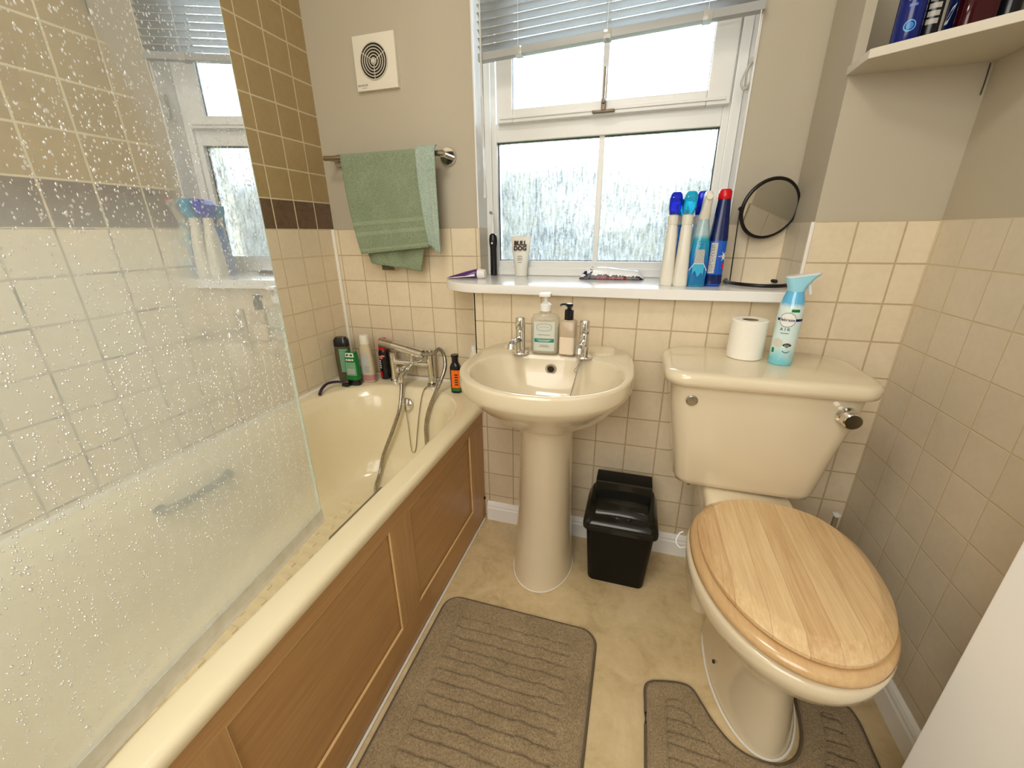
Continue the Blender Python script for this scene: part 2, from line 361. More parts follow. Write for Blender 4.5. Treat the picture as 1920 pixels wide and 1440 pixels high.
def glass_shower():
    m, nt, b = new_mat('spotted_shower_glass'); nt.nodes.remove(b)
    out = nt.nodes['Material Output']; v = coords(nt)
    sp = node(nt, 'ShaderNodeSeparateXYZ'); nt.links.new(v, sp.inputs[0]); Y = sp.outputs[1]; Z = sp.outputs[2]
    def drops(scale, thr, seed, zs=0.7):
        mp = node(nt, 'ShaderNodeMapping'); mp.inputs['Scale'].default_value = (1, 1, zs); mp.inputs['Location'].default_value = (seed, seed*2, seed*3)
        nt.links.new(v, mp.inputs[0])
        vo = node(nt, 'ShaderNodeTexVoronoi'); vo.inputs['Scale'].default_value = scale; nt.links.new(mp.outputs[0], vo.inputs['Vector'])
        sz = math_(nt, 'MULTIPLY', math_(nt, 'POWER', node_sep(nt, vo.outputs['Color']), 2.0), thr)
        return math_(nt, 'SUBTRACT', sz, vo.outputs['Distance'], clamp=True)
    d1 = drops(260, 0.52, 0.3); d2 = drops(420, 0.58, 4.1, 0.5); d3 = drops(120, 0.20, 7.7)
    amt = noise(nt, v, 4.0, 4)
    dens = ramp(nt, amt, [(0.32, 0.5), (0.46, 1.15), (0.65, 1.4)])
    zr_ = node(nt, 'ShaderNodeMapRange'); nt.links.new(Z, zr_.inputs[0]); zr_.inputs[1].default_value = 1.45; zr_.inputs[2].default_value = 0.95; zr_.inputs[3].default_value = 0.25; zr_.inputs[4].default_value = 1.0
    H = math_(nt, 'ADD', math_(nt, 'ADD', d1, math_(nt, 'MULTIPLY', d2, 0.8)), d3)
    H = math_(nt, 'MULTIPLY', math_(nt, 'MULTIPLY', H, dens), zr_.outputs[0])
    isd = math_(nt, 'MULTIPLY', math_(nt, 'SUBTRACT', H, 0.03), 14.0, clamp=True)
    tr = node(nt, 'ShaderNodeBsdfTransparent'); tr.inputs[0].default_value = (0.955, 0.975, 0.955, 1)
    gl0 = node(nt, 'ShaderNodeBsdfGlossy'); gl0.inputs['Roughness'].default_value = 0.01
    fr = node(nt, 'ShaderNodeFresnel'); fr.inputs['IOR'].default_value = 1.45
    m1 = node(nt, 'ShaderNodeMixShader'); nt.links.new(math_(nt, 'MULTIPLY', fr.outputs[0], ramp(nt, math_(nt, 'DIVIDE', Z, 2.0), [(0.44, 0.12), (0.50, 1.0)]), clamp=True), m1.inputs[0]); nt.links.new(tr.outputs[0], m1.inputs[1]); nt.links.new(gl0.outputs[0], m1.inputs[2])
    # lime-scale film, whitened below to paint in reflected light, thinner towards the free edge
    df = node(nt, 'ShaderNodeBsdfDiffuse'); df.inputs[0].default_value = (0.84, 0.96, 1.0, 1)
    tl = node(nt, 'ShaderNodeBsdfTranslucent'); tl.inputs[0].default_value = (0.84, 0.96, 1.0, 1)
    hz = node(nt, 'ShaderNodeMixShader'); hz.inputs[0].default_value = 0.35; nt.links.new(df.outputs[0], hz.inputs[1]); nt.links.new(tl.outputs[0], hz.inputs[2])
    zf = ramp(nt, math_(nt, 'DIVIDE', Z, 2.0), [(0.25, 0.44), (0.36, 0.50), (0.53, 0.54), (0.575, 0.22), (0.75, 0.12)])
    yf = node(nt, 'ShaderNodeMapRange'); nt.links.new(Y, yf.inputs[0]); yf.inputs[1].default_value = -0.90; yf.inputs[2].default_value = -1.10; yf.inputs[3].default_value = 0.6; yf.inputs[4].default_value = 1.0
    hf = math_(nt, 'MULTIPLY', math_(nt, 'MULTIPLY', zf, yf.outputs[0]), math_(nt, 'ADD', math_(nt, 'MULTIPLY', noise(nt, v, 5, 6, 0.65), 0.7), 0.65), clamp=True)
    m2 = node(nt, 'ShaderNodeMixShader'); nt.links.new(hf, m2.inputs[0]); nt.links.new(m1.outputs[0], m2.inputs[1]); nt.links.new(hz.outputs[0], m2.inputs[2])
    # beads of water
    wdf = node(nt, 'ShaderNodeBsdfDiffuse'); wdf.inputs[0].default_value = (0.97, 0.98, 0.94, 1)
    bead = node(nt, 'ShaderNodeMixShader'); gl = node(nt, 'ShaderNodeBsdfGlossy'); gl.inputs['Roughness'].default_value = 0.35; bead.inputs[0].default_value = 0.55
    gl.inputs['Roughness'].default_value = 0.12; bp_ = node(nt, 'ShaderNodeBump'); bp_.inputs['Strength'].default_value = 1.0; bp_.inputs['Distance'].default_value = 0.006; nt.links.new(H, bp_.inputs['Height']); nt.links.new(bp_.outputs[0], gl.inputs['Normal'])
    nt.links.new(wdf.outputs[0], bead.inputs[1]); nt.links.new(gl.outputs[0], bead.inputs[2])
    m3 = node(nt, 'ShaderNodeMixShader'); nt.links.new(math_(nt, 'MULTIPLY', isd, 0.9), m3.inputs[0]); nt.links.new(m2.outputs[0], m3.inputs[1]); nt.links.new(bead.outputs[0], m3.inputs[2])
    nt.links.new(m3.outputs[0], out.inputs[0]); return m
def node_sep(nt, col):
    s_ = node(nt, 'ShaderNodeSeparateColor'); nt.links.new(col, s_.inputs[0]); return s_.outputs[0]
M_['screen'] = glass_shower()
M_['screen_edge'] = pbr('pale_green_glass_edge', (0.62, 0.72, 0.58), 0.15, var=0.05)
def seal_mat():
    m, nt, b = new_mat('clear_seal_strip'); out = nt.nodes['Material Output']
    v = coords(nt); n = noise(nt, v, 40, 4)
    nt.links.new(mixc(nt, n, (0.45, 0.42, 0.33), (0.75, 0.73, 0.66)), b.inputs['Base Color']); setin(b, 'Roughness', 0.15)
    tr = node(nt, 'ShaderNodeBsdfTransparent'); mx = node(nt, 'ShaderNodeMixShader'); mx.inputs[0].default_value = 0.45
    nt.links.new(b.outputs[0], mx.inputs[1]); nt.links.new(tr.outputs[0], mx.inputs[2]); nt.links.new(mx.outputs[0], out.inputs[0]); return m
M_['seal'] = seal_mat()
def pane_mat(name, wet, tcol):
    m, nt, b = new_mat(name); nt.nodes.remove(b); out = nt.nodes['Material Output']; v = coords(nt)
    mp = node(nt, 'ShaderNodeMapping'); mp.inputs['Scale'].default_value = (1, 1, 0.16); nt.links.new(v, mp.inputs[0])
    st = noise(nt, mp.outputs[0], 120, 4, 0.6, 0.3); dots = noise(nt, v, 110, 4, 0.75); big = noise(nt, v, 7, 3)
    f = math_(nt, 'ADD', math_(nt, 'MULTIPLY', st, 0.6), math_(nt, 'MULTIPLY', dots, 0.5))
    f = math_(nt, 'ADD', f, math_(nt, 'MULTIPLY', math_(nt, 'SUBTRACT', big, 0.5), 0.25))
    fac = ramp(nt, f, [(0.44, 0.05), (0.58, 0.5), (0.68, 0.95)])
    tr = node(nt, 'ShaderNodeBsdfTransparent'); tr.inputs[0].default_value = (0.96, 0.98, 0.98, 1)
    tl = node(nt, 'ShaderNodeBsdfTranslucent'); tl.inputs[0].default_value = c4(tcol)
    rf = node(nt, 'ShaderNodeBsdfRefraction'); rf.inputs['IOR'].default_value = 1.06; rf.inputs['Roughness'].default_value = 0.55; rf.inputs[0].default_value = (0.95, 0.97, 0.97, 1)
    bl_ = node(nt, 'ShaderNodeMixShader'); bl_.inputs[0].default_value = 0.75*wet; nt.links.new(tr.outputs[0], bl_.inputs[1]); nt.links.new(rf.outputs[0], bl_.inputs[2])
    mx = node(nt, 'ShaderNodeMixShader'); nt.links.new(math_(nt, 'MULTIPLY', fac, wet), mx.inputs[0]); nt.links.new(bl_.outputs[0], mx.inputs[1]); nt.links.new(tl.outputs[0], mx.inputs[2])
    gl = node(nt, 'ShaderNodeBsdfGlossy'); gl.inputs['Roughness'].default_value = 0.04
    fr = node(nt, 'ShaderNodeFresnel'); fr.inputs['IOR'].default_value = 1.45
    m2 = node(nt, 'ShaderNodeMixShader'); nt.links.new(fr.outputs[0], m2.inputs[0]); nt.links.new(mx.outputs[0], m2.inputs[1]); nt.links.new(gl.outputs[0], m2.inputs[2])
    nt.links.new(m2.outputs[0], out.inputs[0]); return m
M_['pane_low'] = pane_mat('condensation_glass', 0.85, (0.22, 0.24, 0.255)); M_['pane_up'] = pane_mat('misted_glass', 0.35, (0.7, 0.72, 0.75))

# ================================================================== THE ROOM
XR, B, ZT, ZC, YF = 1.880, 0.20, 1.11, 2.36, -2.40
struct(MB().box((-0.1, YF-0.1, -0.06), (XR+0.1, 0.3, 0.0)).build('floor', M_['floor'], smooth=False))
struct(MB().box((-0.1, YF-0.1, ZC), (XR+0.1, 0.3, ZC+0.08)).build('ceiling', M_['ceiling'], smooth=False))
struct(MB().box((-0.1, YF-0.1, 0), (0.0, 0.3, ZC)).build('wall_left', M_['tile_left'], smooth=False))
WX0, WX1, WZ0, WZ1 = 0.632, 1.462, 0.905, 2.15        # window opening
wb = MB().box((0, 0.006, 0), (WX0, 0.28, ZC)).box((WX1, 0.006, 0), (XR+0.1, 0.28, ZC)).box((WX0, 0.006, 0), (WX1, 0.28, WZ0)).box((WX0, 0.006, WZ1), (WX1, 0.28, ZC))
wb = struct(wb.build('wall_back', M_['paint'], smooth=False))
tb = MB().box((0, 0.0, 0), (WX0, 0.006, ZT)).box((WX1, 0, 0), (1.623, 0.006, ZT)).box((WX0-0.0, 0.0, 0), (WX1, 0.006, WZ0))
tb.build('tiling', M_['tile_back'], wb, smooth=False)
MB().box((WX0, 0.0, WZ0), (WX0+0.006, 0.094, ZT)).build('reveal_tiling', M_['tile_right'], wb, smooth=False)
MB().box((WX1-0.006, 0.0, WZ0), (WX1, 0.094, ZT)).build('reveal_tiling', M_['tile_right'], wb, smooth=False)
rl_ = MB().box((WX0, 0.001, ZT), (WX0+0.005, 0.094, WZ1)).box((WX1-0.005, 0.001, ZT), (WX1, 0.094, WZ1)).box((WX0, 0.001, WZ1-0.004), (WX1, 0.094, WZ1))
rl_.build('reveal_lining', M_['upvc'], wb, smooth=False)  # white trim lining, its brightness also standing in for window light
# low boxing under the sill, and full height corner pier with its alcove
bx = struct(MB().box((0.690, -B+0.006, 0), (XR, 0.0, WZ0)).build('wall_boxing', M_['paint'], smooth=False))
MB().box((0.686, -B, 0), (XR, -B+0.006, WZ0)).build('tiling', M_['tile_box'], bx, smooth=False)
MB().box((0.684, -B, 0), (0.690, 0.0, WZ0)).build('end_tiling', M_['tile_right'], bx, smooth=False)
pr = MB().box((1.626, -B+0.006, WZ0), (XR+0.007, 0.0, 1.42)).box((1.626, -B+0.006, 1.42), (1.648, 0, ZC)).box((1.648, -0.03, 1.42), (XR+0.007, 0, ZC)).box((1.648, -B+0.006, 2.05), (XR+0.007, -0.03, ZC))
pr = struct(pr.build('wall_pier', M_['paint'], smooth=False))
MB().box((1.623, -B, WZ0), (XR, -B+0.006, ZT)).build('tiling', M_['tile_box'], pr, smooth=False)
MB().box((1.620, -B+0.001, WZ0), (1.626, 0.0, ZT)).build('end_tiling', M_['tile_right'], pr, smooth=False)
rw = struct(MB().box((XR+0.006, YF-0.1, 0), (XR+0.1, 0.3, ZC)).build('wall_right', M_['paint'], smooth=False))
MB().box((XR, YF, 0), (XR+0.006, -B, ZT)).build('tiling', M_['tile_right'], rw, smooth=False)
struct(MB().box((-0.1, YF-0.1, 0), (XR+0.1, YF, ZC)).build('wall_front', M_['paint'], smooth=False))
# trims and sealant
struct(MB().tube([(0.004, -0.005, 0.50), (0.004, -0.005, ZT)], 0.0075, 8, 1).build('trim_1', M_['caulk']))
struct(MB().tube([(0.007, -1.75, 0.501), (0.007, -0.007, 0.501), (0.686, -0.007, 0.501)], 0.009, 8, 1).build('trim_2', M_['caulk']))
struct(MB().box((0.681, -B-0.003, 0.08), (0.687, -B+0.004, 0.50), 0.001).build('trim_3', M_['white']))
struct(MB().box((1.617, -B-0.003, 0.94), (1.625, -B+0.005, ZT), 0.002).build('trim_4', M_['caulk']))
struct(MB().box((0.698, -1.75, 0.0), (0.7055, -B-0.015, 0.007), 0.002).build('trim_5', M_['caulk']))
# skirting
def skirt(name, pts, mat=None):
    """profile swept along a straight run"""
    (x0, y0), (x1, y1), n = pts
    prof = [(0, 0), (0.016, 0), (0.016, 0.055), (0.013, 0.060), (0.013, 0.068), (0.009, 0.076), (0, 0.080)]
    rings = []
    for x, y in ((x0, y0), (x1, y1)):
        rings.append([Vector((x+n[0]*a, y+n[1]*a, z)) for a, z in prof])
    return struct(MB().loft(rings).build(name, M_['white'], smooth=False))
skirt('baseboard_back', ((0.712, -B), (XR, -B), (0, -1)))
skirt('baseboard_right', ((XR, -B-0.016), (XR, -1.70), (-1, 0)))
skirt('baseboard_front', ((0.72, YF), (XR, YF), (0, 1)))

# ---- door standing open at the right
dr = thing('door_1', None, None, (XR-0.05, -1.64, 0)); struct(dr)
_ang = math.atan2(0.84, -0.05)
L_ = 0.80
dm = RZ(math.atan2(0.785, -0.055))
MB().box((0, -0.018, 0.012), (L_, 0.018, 1.98), 0.002, dm).build('door_leaf', M_['white'], dr, smooth=False)
hb = MB()
hb.cyl(dm @ Vector((L_-0.06, 0.018, 1.0)), dm @ Vector((L_-0.06, 0.026, 1.0)), 0.024)
hb.tube([dm @ Vector(p) for p in ((L_-0.06, 0.02, 1.0), (L_-0.06, 0.045, 1.0), (L_-0.075, 0.055, 1.0), (L_-0.17, 0.055, 1.0))], 0.008)
hb.build('door_handle', M_['chrome'], dr)

# ================================================================== WINDOW
win = thing('window_1', None, None, (0, 0, 0)); struct(win)
FY0, FY1 = 0.095, 0.150
fx0, fx1 = 0.638, 1.456
fb = MB()
fb.box((fx0, FY0, 0.935), (0.679, FY1, 2.145), 0.003).box((1.409, FY0, 0.935), (fx1, FY1, 2.145), 0.003)
fb.box((0.679, FY0, 0.935), (1.409, FY1, 0.990), 0.003).box((0.679, FY0, 1.394), (1.409, FY1, 1.452), 0.003).box((0.679, FY0, 2.10), (1.409, FY1, 2.145), 0.003)
fb.box((fx0, FY0-0.012, 0.937), (0.662, FY0+0.002, 2.145), 0.003).box((1.428, FY0-0.012, 0.937), (fx1, FY0+0.002, 2.145), 0.003)
fb.box((0.66, FY0-0.010, 0.937), (1.43, FY0+0.002, 0.968), 0.004)
fb.build('window_frame', M_['upvc'], win, smooth=False)
sb_ = MB()   # opening top sash, stands proud of the frame
sx0, sx1, sz0, sz1 = 0.690, 1.421, 1.446, 2.11
sb_.box((sx0, 0.066, sz0), (0.746, 0.098, sz1), 0.004).box((1.356, 0.066, sz0), (sx1, 0.098, sz1), 0.004)
sb_.box((0.746, 0.066, sz0), (1.356, 0.098, 1.485), 0.004).box((0.746, 0.066, 2.06), (1.356, 0.098, sz1), 0.004)
sb_.box((sx0+0.012, 0.060, sz0+0.010), (sx1-0.012, 0.067, sz0+0.018), 0.002)
sash = sb_.build('window_sash', M_['upvc'], win, smooth=False)
MB().box((0.735, 0.080, 1.476), (1.366, 0.086, 2.07)).build('pane', M_['pane_up'], sash, smooth=False)
MB().box((0.674, 0.118, 0.985), (1.414, 0.124, 1.400)).build('pane', M_['pane_low'], win, smooth=False)
gk = MB()
for (a, b_, c, d, y) in ((0.677, 1.411, 0.988, 1.396, 0.1145),):
    gk.box((a, y-0.001, c), (a+0.004, y+0.004, d)).box((b_-0.004, y-0.001, c), (b_, y+0.004, d)).box((a, y-0.001, c), (b_, y+0.004, c+0.004)).box((a, y-0.001, d-0.004), (b_, y+0.004, d))
gk.build('gasket', M_['black'], win, smooth=False)
gk = MB()
a, b_, c, d, y = 0.744, 1.358, 1.483, 2.062, 0.077
gk.box((a, y-0.001, c), (a+0.003, y+0.004, d)).box((b_-0.003, y-0.001, c), (b_, y+0.004, d)).box((a, y-0.001, c), (b_, y+0.004, c+0.003))
gk.build('gasket', M_['black'], sash, smooth=False)
MB().box((1.040, 0.110, 0.990), (1.058, 0.117, 1.396), 0.002).build('glazing_bar', M_['upvc'], win, smooth=False)
MB().box((1.042, 0.072, 1.482), (1.060, 0.079, 2.062), 0.002).build('glazing_bar', M_['upvc'], sash, smooth=False)
hd = MB()   # bronze window handle
hd.box((1.018, 0.048, 1.449), (1.088, 0.067, 1.456), 0.003)
hd.box((1.046, 0.044, 1.452), (1.060, 0.064, 1.485), 0.004).box((1.049, 0.036, 1.470), (1.057, 0.048, 1.565), 0.003)
hd.build('window_handle', pbr('bronzed_metal', (0.10, 0.075, 0.05), 0.3, 0.8), win)

# ---- sill board with the rounded left end
def sill():
    pts = [(1.620, 0.093), (WX0+0.008, 0.093), (WX0+0.008, -0.002), (0.542, -0.002), (0.535, -0.02)]
    for i in range(13):
        a = PI + (PI/2)*i/12
        pts.append((0.735+0.200*math.cos(a), -0.045+0.190*math.sin(a)))
    pts += [(1.30, -0.2355), (1.612, -0.2355), (1.612, -0.198), (1.620, -0.196)]
    return struct(MB().prism(pts, 0.908, 0.937, 0.004).build('trim_6', M_['sill'], auto=30))
sill()

# ================================================================== OUTSIDE (seen through the misted panes)
gm = pbr('grass_ground', (0.09, 0.12, 0.05), 0.9, var=0.3, vscale=3)
struct(MB().box((-14, 0.35, -0.6), (16, 22, -0.5)).build('ground', gm, smooth=False))
def hedge():
    xs = np.linspace(-6, 8, 90); v = []; f = []
    for k, (dy, fz) in enumerate(((0, 0.0), (-0.25, 0.3), (-0.3, 0.65), (-0.2, 0.9), (0.1, 1.0), (0.6, 1.0), (0.9, 0.5), (0.9, 0))):
        for x in xs:
            h = 2.72-0.035*x+0.10*math.sin(x*1.3+2)+0.07*math.sin(x*3.1)+0.08*random.random()
            v.append((x, 6.5+dy+0.12*random.random(), -0.5+h*fz))
    n = len(xs)
    for k in range(7):
        for j in range(n-1): f.append([k*n+j, k*n+j+1, (k+1)*n+j+1, (k+1)*n+j])
    o = MB().add(v, f).build('hedge', pbr('hedge_leaves', (0.085, 0.078, 0.058), 0.8, var=0.5, vscale=6, bmp=0.8, bscale=12))
    tagp(o, 'dim hedge outside behind the misted lower window pane', 'hedge')
hedge()

# ================================================================== BLIND
bl = thing('venetian_blind', 'white slatted venetian blind half raised over the window, bottom rail slightly tilted', 'blind', (1.061, -0.012, 0))
bw = 0.399; bt = pbr('white_aluminium_rail', (0.40, 0.41, 0.41), 0.35, var=0.03)
def slat_mat():
    m, nt, b = new_mat('white_translucent_slat'); out = nt.nodes['Material Output']; setin(b, 'Base Color', (0.80, 0.81, 0.80, 1)); setin(b, 'Roughness', 0.35)
    tl = node(nt, 'ShaderNodeBsdfTranslucent'); tl.inputs[0].default_value = (0.75, 0.77, 0.78, 1); mx_ = node(nt, 'ShaderNodeMixShader'); mx_.inputs[0].default_value = 0.62
    nt.links.new(b.outputs[0], mx_.inputs[1]); nt.links.new(tl.outputs[0], mx_.inputs[2]); nt.links.new(mx_.outputs[0], out.inputs[0]); return m
bts = slat_mat()
til = 0.030     # rise from left to right
def slat_mesh():
    v = []; ang = math.radians(24)
    nx = 2; prof = []
    for k in range(7):
        s_ = -0.0125+0.025*k/6; c_ = 0.0022*(1-(s_/0.0125)**2)
        prof.append((s_*math.cos(ang)+c_*math.sin(ang), -s_*math.sin(ang)+c_*math.cos(ang)))
    rings = []
    for x in (-bw, bw):
        rings.append([Vector((x, p[0], p[1]+til*x/(2*bw))) for p in prof] + [Vector((x, p[0], p[1]-0.0005+til*x/(2*bw))) for p in prof[::-1]])
    mb = MB().loft(rings); return mesh_of('slat', mb.v, mb.f)
sm = slat_mesh(); sm.materials.append(bts)
zb = 1.625
nsl = 22
for i in range(nsl):
    t_ = i/(nsl-1); o = bpy.data.objects.new('slat', sm); COL.objects.link(o); o.parent = bl
    o.location = (0, 0, zb+0.0225+0.0208*i); o.rotation_euler = (0, 0, 0)
    for p in sm.polygons: p.use_smooth = True
clipm = pbr('clear_plastic_clip', (0.75, 0.75, 0.70), 0.1, trans=0.4)
rl = MB().box((-bw, -0.0140, -0.012), (bw, 0.0140, 0.009), 0.004)
rl.v = [(x, y, z+til*x/(2*bw)) for x, y, z in rl.v]
rl.build('bottom_rail', bt, bl, (0, 0, zb))
MB().box((-bw, -0.014, 2.112), (bw, 0.014, 2.145), 0.002).build('headrail', bt, bl)
for x in (-0.267, -0.002, 0.262):
    dz = til*x/(2*bw)
    cd = MB(); clip = MB()
    for yy in (-0.0145, 0.0145): cd.tube([(x, yy, zb+dz), (x, yy, 2.115)], 0.0008, 5, 1)
    clip.box((x-0.012, -0.0165, zb+dz-0.014), (x+0.012, 0.0165, zb+dz+0.010), 0.003)
    cd.build('ladder_cord', M_['upvc'], bl); clip.build('cord_clip', clipm, bl)
wd = MB().tube([(-0.385, -0.022, 2.11), (-0.385, -0.022, 1.50)], 0.003, 6, 1)
wd.tube([(-0.385, -0.022, 1.50), (-0.385, -0.022, 1.47), (-0.385, -0.022, 1.42)], 0.005, 6, 1).tube([(-0.385, -0.022, 1.50), (-0.384, -0.022, 1.26)], 0.0035, 6, 1).cyl((-0.384, -0.022, 1.262), (-0.384, -0.022, 1.205), 0.004, 0.007, 8)
wd.build('tilt_wand', pbr('clear_acrylic_wand', (0.88, 0.90, 0.92), 0.05, trans=0.3), bl)
ck = MB().tube([(0.385, -0.022, 2.11), (0.388, -0.02, 1.8), (0.392, -0.005, 1.55), (0.394, 0.01, 1.52)], 0.0012, 6, 4)
ck.build('lift_cord', M_['upvc'], bl)
cl = MB().box((1.449, 0.012, 1.465), (1.461, 0.030, 1.540), 0.004).tube([(1.455, 0.01, 1.53), (1.440, 0.0, 1.50), (1.434, -0.002, 1.475), (1.445, 0.0, 1.46), (1.456, 0.012, 1.48)], 0.003, 6)
tagp(cl.build('cord_cleat', pbr('clear_cleat', (0.72, 0.72, 0.68), 0.1, trans=0.3)), 'small clear plastic cord cleat screwed beside the window frame', 'cleat')

# ================================================================== BATH
bath = thing('bathtub', 'cream acrylic bathtub with rounded rim along the tiled wall', 'bath', (0, 0, 0))
ZR = 0.500
N = 96
def ring(x0, x1, y0, y1, r, z): return rrect((x0+x1)/2, (y0+y1)/2, (x1-x0)/2, (y1-y0)/2, r, N, z)
Y0b, Y1b = -1.745, -0.002
# outer ring: far right corner is cut around the boxing; keep the rim inside x < 0.70 and stop short of the boxing line by its own recess
R = [ring(0.002, 0.700, Y0b, Y1b, 0.010, 0.468), ring(0.002, 0.704, Y0b, Y1b, 0.012, 0.474), ring(0.002, 0.705, Y0b, Y1b, 0.014, 0.490), ring(0.004, 0.699, Y0b+.003, Y1b-.003, 0.018, 0.498), ring(0.010, 0.690, Y0b+.01, Y1b-.01, 0.02, ZR),
     ring(0.052, 0.650, -1.63, -0.098, 0.25, ZR), ring(0.055, 0.645, -1.62, -0.104, 0.25, ZR-0.0015), ring(0.060, 0.638, -1.61, -0.112, 0.25, ZR-0.008),
     ring(0.064, 0.632, -1.60, -0.119, 0.25, ZR-0.022), ring(0.072, 0.622, -1.585, -0.130, 0.24, ZR-0.030), ring(0.078, 0.616, -1.57, -0.138, 0.235, ZR-0.045),
     ring(0.094, 0.600, -1.50, -0.165, 0.22, 0.34), ring(0.112, 0.586, -1.42, -0.195, 0.20, 0.23), ring(0.130, 0.570, -1.35, -0.225, 0.17, 0.165),
     ring(0.160, 0.545, -1.28, -0.262, 0.14, 0.135), ring(0.200, 0.505, -1.22, -0.31, 0.11, 0.127), ring(0.27, 0.43, -1.1, -0.42, 0.07, 0.124)]
tub = MB().loft(R, False, True)
tub.build('tub_shell', M_['acrylic'], bath, auto=60)
# non-slip pads on the tub floor
for i in range(6):
    for j in range(17):
        x = 0.215+0.054*i+(0.027 if j % 2 else 0); y = -0.42-0.045*j
        if x > 0.50: continue
        MB().box((x-0.019, y-0.009, 0.122), (x+0.019, y+0.009, 0.1295), 0.002).build('non_slip_pad', M_['acrylic'], bath)
# two grips each side
def grip(pts, r, name, mat, lab, rf=None):
    g = MB().tube(pts, r, 12, 8); return g
gr = MB()
gr.tube([(0.075, -0.915, 0.425), (0.100, -0.905, 0.428), (0.112, -0.86, 0.430), (0.112, -0.78, 0.430), (0.100, -0.735, 0.428), (0.072, -0.725, 0.425)], 0.011, 12, 6)
gr.cyl((0.068, -0.915, 0.425), (0.082, -0.915, 0.425), 0.018).cyl((0.066, -0.725, 0.425), (0.080, -0.725, 0.425), 0.018)
tagp(gr.build('grab_handle', pbr('tarnished_chrome', (0.16, 0.17, 0.14), 0.2, 0.9), bath), 'dull chrome grab handle')
gr = MB().box((0.598, -0.905, 0.430), (0.612, -0.700, 0.458), 0.006)
gr.cyl((0.605, -0.88, 0.444), (0.622, -0.88, 0.444), 0.010).cyl((0.605, -0.725, 0.444), (0.622, -0.725, 0.444), 0.010)
tagp(gr.build('grab_handle', pbr('grey_grip', (0.22, 0.19, 0.15), 0.35, 0.4), bath), 'flat grey grab handle')
ov = MB().lathe([(0.0, 0.0), (0.026, 0.001), (0.029, 0.004), (0.027, 0.010), (0.020, 0.013), (0.0, 0.015)], 28, (0.350, -0.1455, 0.436), RX(PI/2-0.25), False, False)
ov.build('overflow_cover', M_['chrome'], bath)
an = MB().cyl((0.430, -0.070, ZR), (0.430, -0.070, ZR+0.006), 0.018).cyl((0.430, -0.070, ZR+0.006), (0.430, -0.070, ZR+0.012), 0.007)
an.build('chain_anchor', M_['chrome_dull'], bath)
MB().tube([(0.430, -0.072, 0.508), (0.425, -0.100, 0.506), (0.418, -0.128, 0.49), (0.412, -0.158, 0.42), (0.404, -0.178, 0.33), (0.398, -0.192, 0.262), (0.388, -0.196, 0.246), (0.377, -0.192, 0.262), (0.368, -0.180, 0.33), (0.360, -0.170, 0.385), (0.354, -0.165, 0.42)], 0.0018, 6, 6).build('plug_chain', M_['chrome_dull'], bath)

# ---- bath side panel
pn = thing('bath_side_panel', 'oak-effect bath side panel with recessed rectangular sections under the tub rim', 'bath panel', (0, 0, 0))
PX = 0.700
pz0, pz1 = 0.012, 0.468
ya, yb = -1.745, -0.203
secs = [(-0.732, -0.325), (-1.245, -0.822), (-1.735, -1.335)]
MB().box((0.676, ya, pz0), (0.692, yb, pz1)).build('backing_board', M_['oak'], pn, smooth=False)
fr_ = MB().box((0.690, ya, 0.430), (PX, yb, pz1), 0.0015).box((0.690, ya, pz0), (PX, yb, 0.112), 0.0015)
fr_.build('rail', M_['oak'], pn, smooth=False)
for s0, s1 in ((-0.325, yb), (-0.822, -0.732), (-1.335, -1.245), (ya, -1.735)):
    MB().box((0.690, s0, 0.112), (PX, s1, 0.430), 0.0012).build('stile', M_['oak_up'], pn, smooth=False)
for s0, s1 in secs:
    lt = MB()
    for (a, b_) in (((s0, 0.113), (s1, 0.113)), ((s1, 0.113), (s1, 0.429)), ((s1, 0.429), (s0, 0.429)), ((s0, 0.429), (s0, 0.113))):
        lt.tube([(0.6965, a[0], a[1]), (0.6965, b_[0], b_[1])], 0.0030, 6, 1)
    lt.build('bead', M_['oak_light'], pn)
MB().cyl((0.699, -0.212, 0.098), (0.704, -0.212, 0.098), 0.006, n=12).build('screw', M_['black'], pn)

# ---- shower screen (swung in over the tub)
ss = thing('shower_screen', 'clear glass shower screen covered in water spots, hinged inward over the bathtub', 'shower screen', (0, 0, 0))
pa = Vector((0.592, -0.905, 0)); pb_ = Vector((0.686, -1.66, 0)); dd = (pb_-pa).normalized(); nn = Vector((dd.y, -dd.x, 0))
lean = 0.010
def gpt(s_, z, o_): p = pa+dd*s_+nn*o_; return (p.x+lean*(z-0.5)/1.0, p.y, z)
Lg = (pb_-pa).length; th = 0.003
gv = [gpt(0, 0.522, -th), gpt(Lg, 0.522, -th), gpt(Lg, 1.92, -th), gpt(0, 1.92, -th)]
gv2 = [gpt(0, 0.522, th), gpt(Lg, 0.522, th), gpt(Lg, 1.92, th), gpt(0, 1.92, th)]
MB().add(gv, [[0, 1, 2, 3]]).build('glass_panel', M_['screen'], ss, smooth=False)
MB().tube([gpt(-0.001, 0.522, 0), gpt(-0.001, 1.92, 0)], 0.0028, 8, 1).build('glass_edge', M_['screen_edge'], ss)
se = MB().loft([[Vector(gpt(s_, 0.505, -0.008)), Vector(gpt(s_, 0.505, 0.010)), Vector(gpt(s_, 0.512, 0.006)), Vector(gpt(s_, 0.534, 0.0045)), Vector(gpt(s_, 0.534, -0.0045)), Vector(gpt(s_, 0.512, -0.006))] for s_ in (-0.001, Lg)])
se.build('bottom_seal', M_['seal'], ss, smooth=False)
hp = MB().box((pb_.x-0.012, pb_.y-0.06, 0.503), (pb_.x+0.012, pb_.y+0.004, 1.94), 0.004)
hp.build('hinge_profile', M_['chrome_dull'], ss)

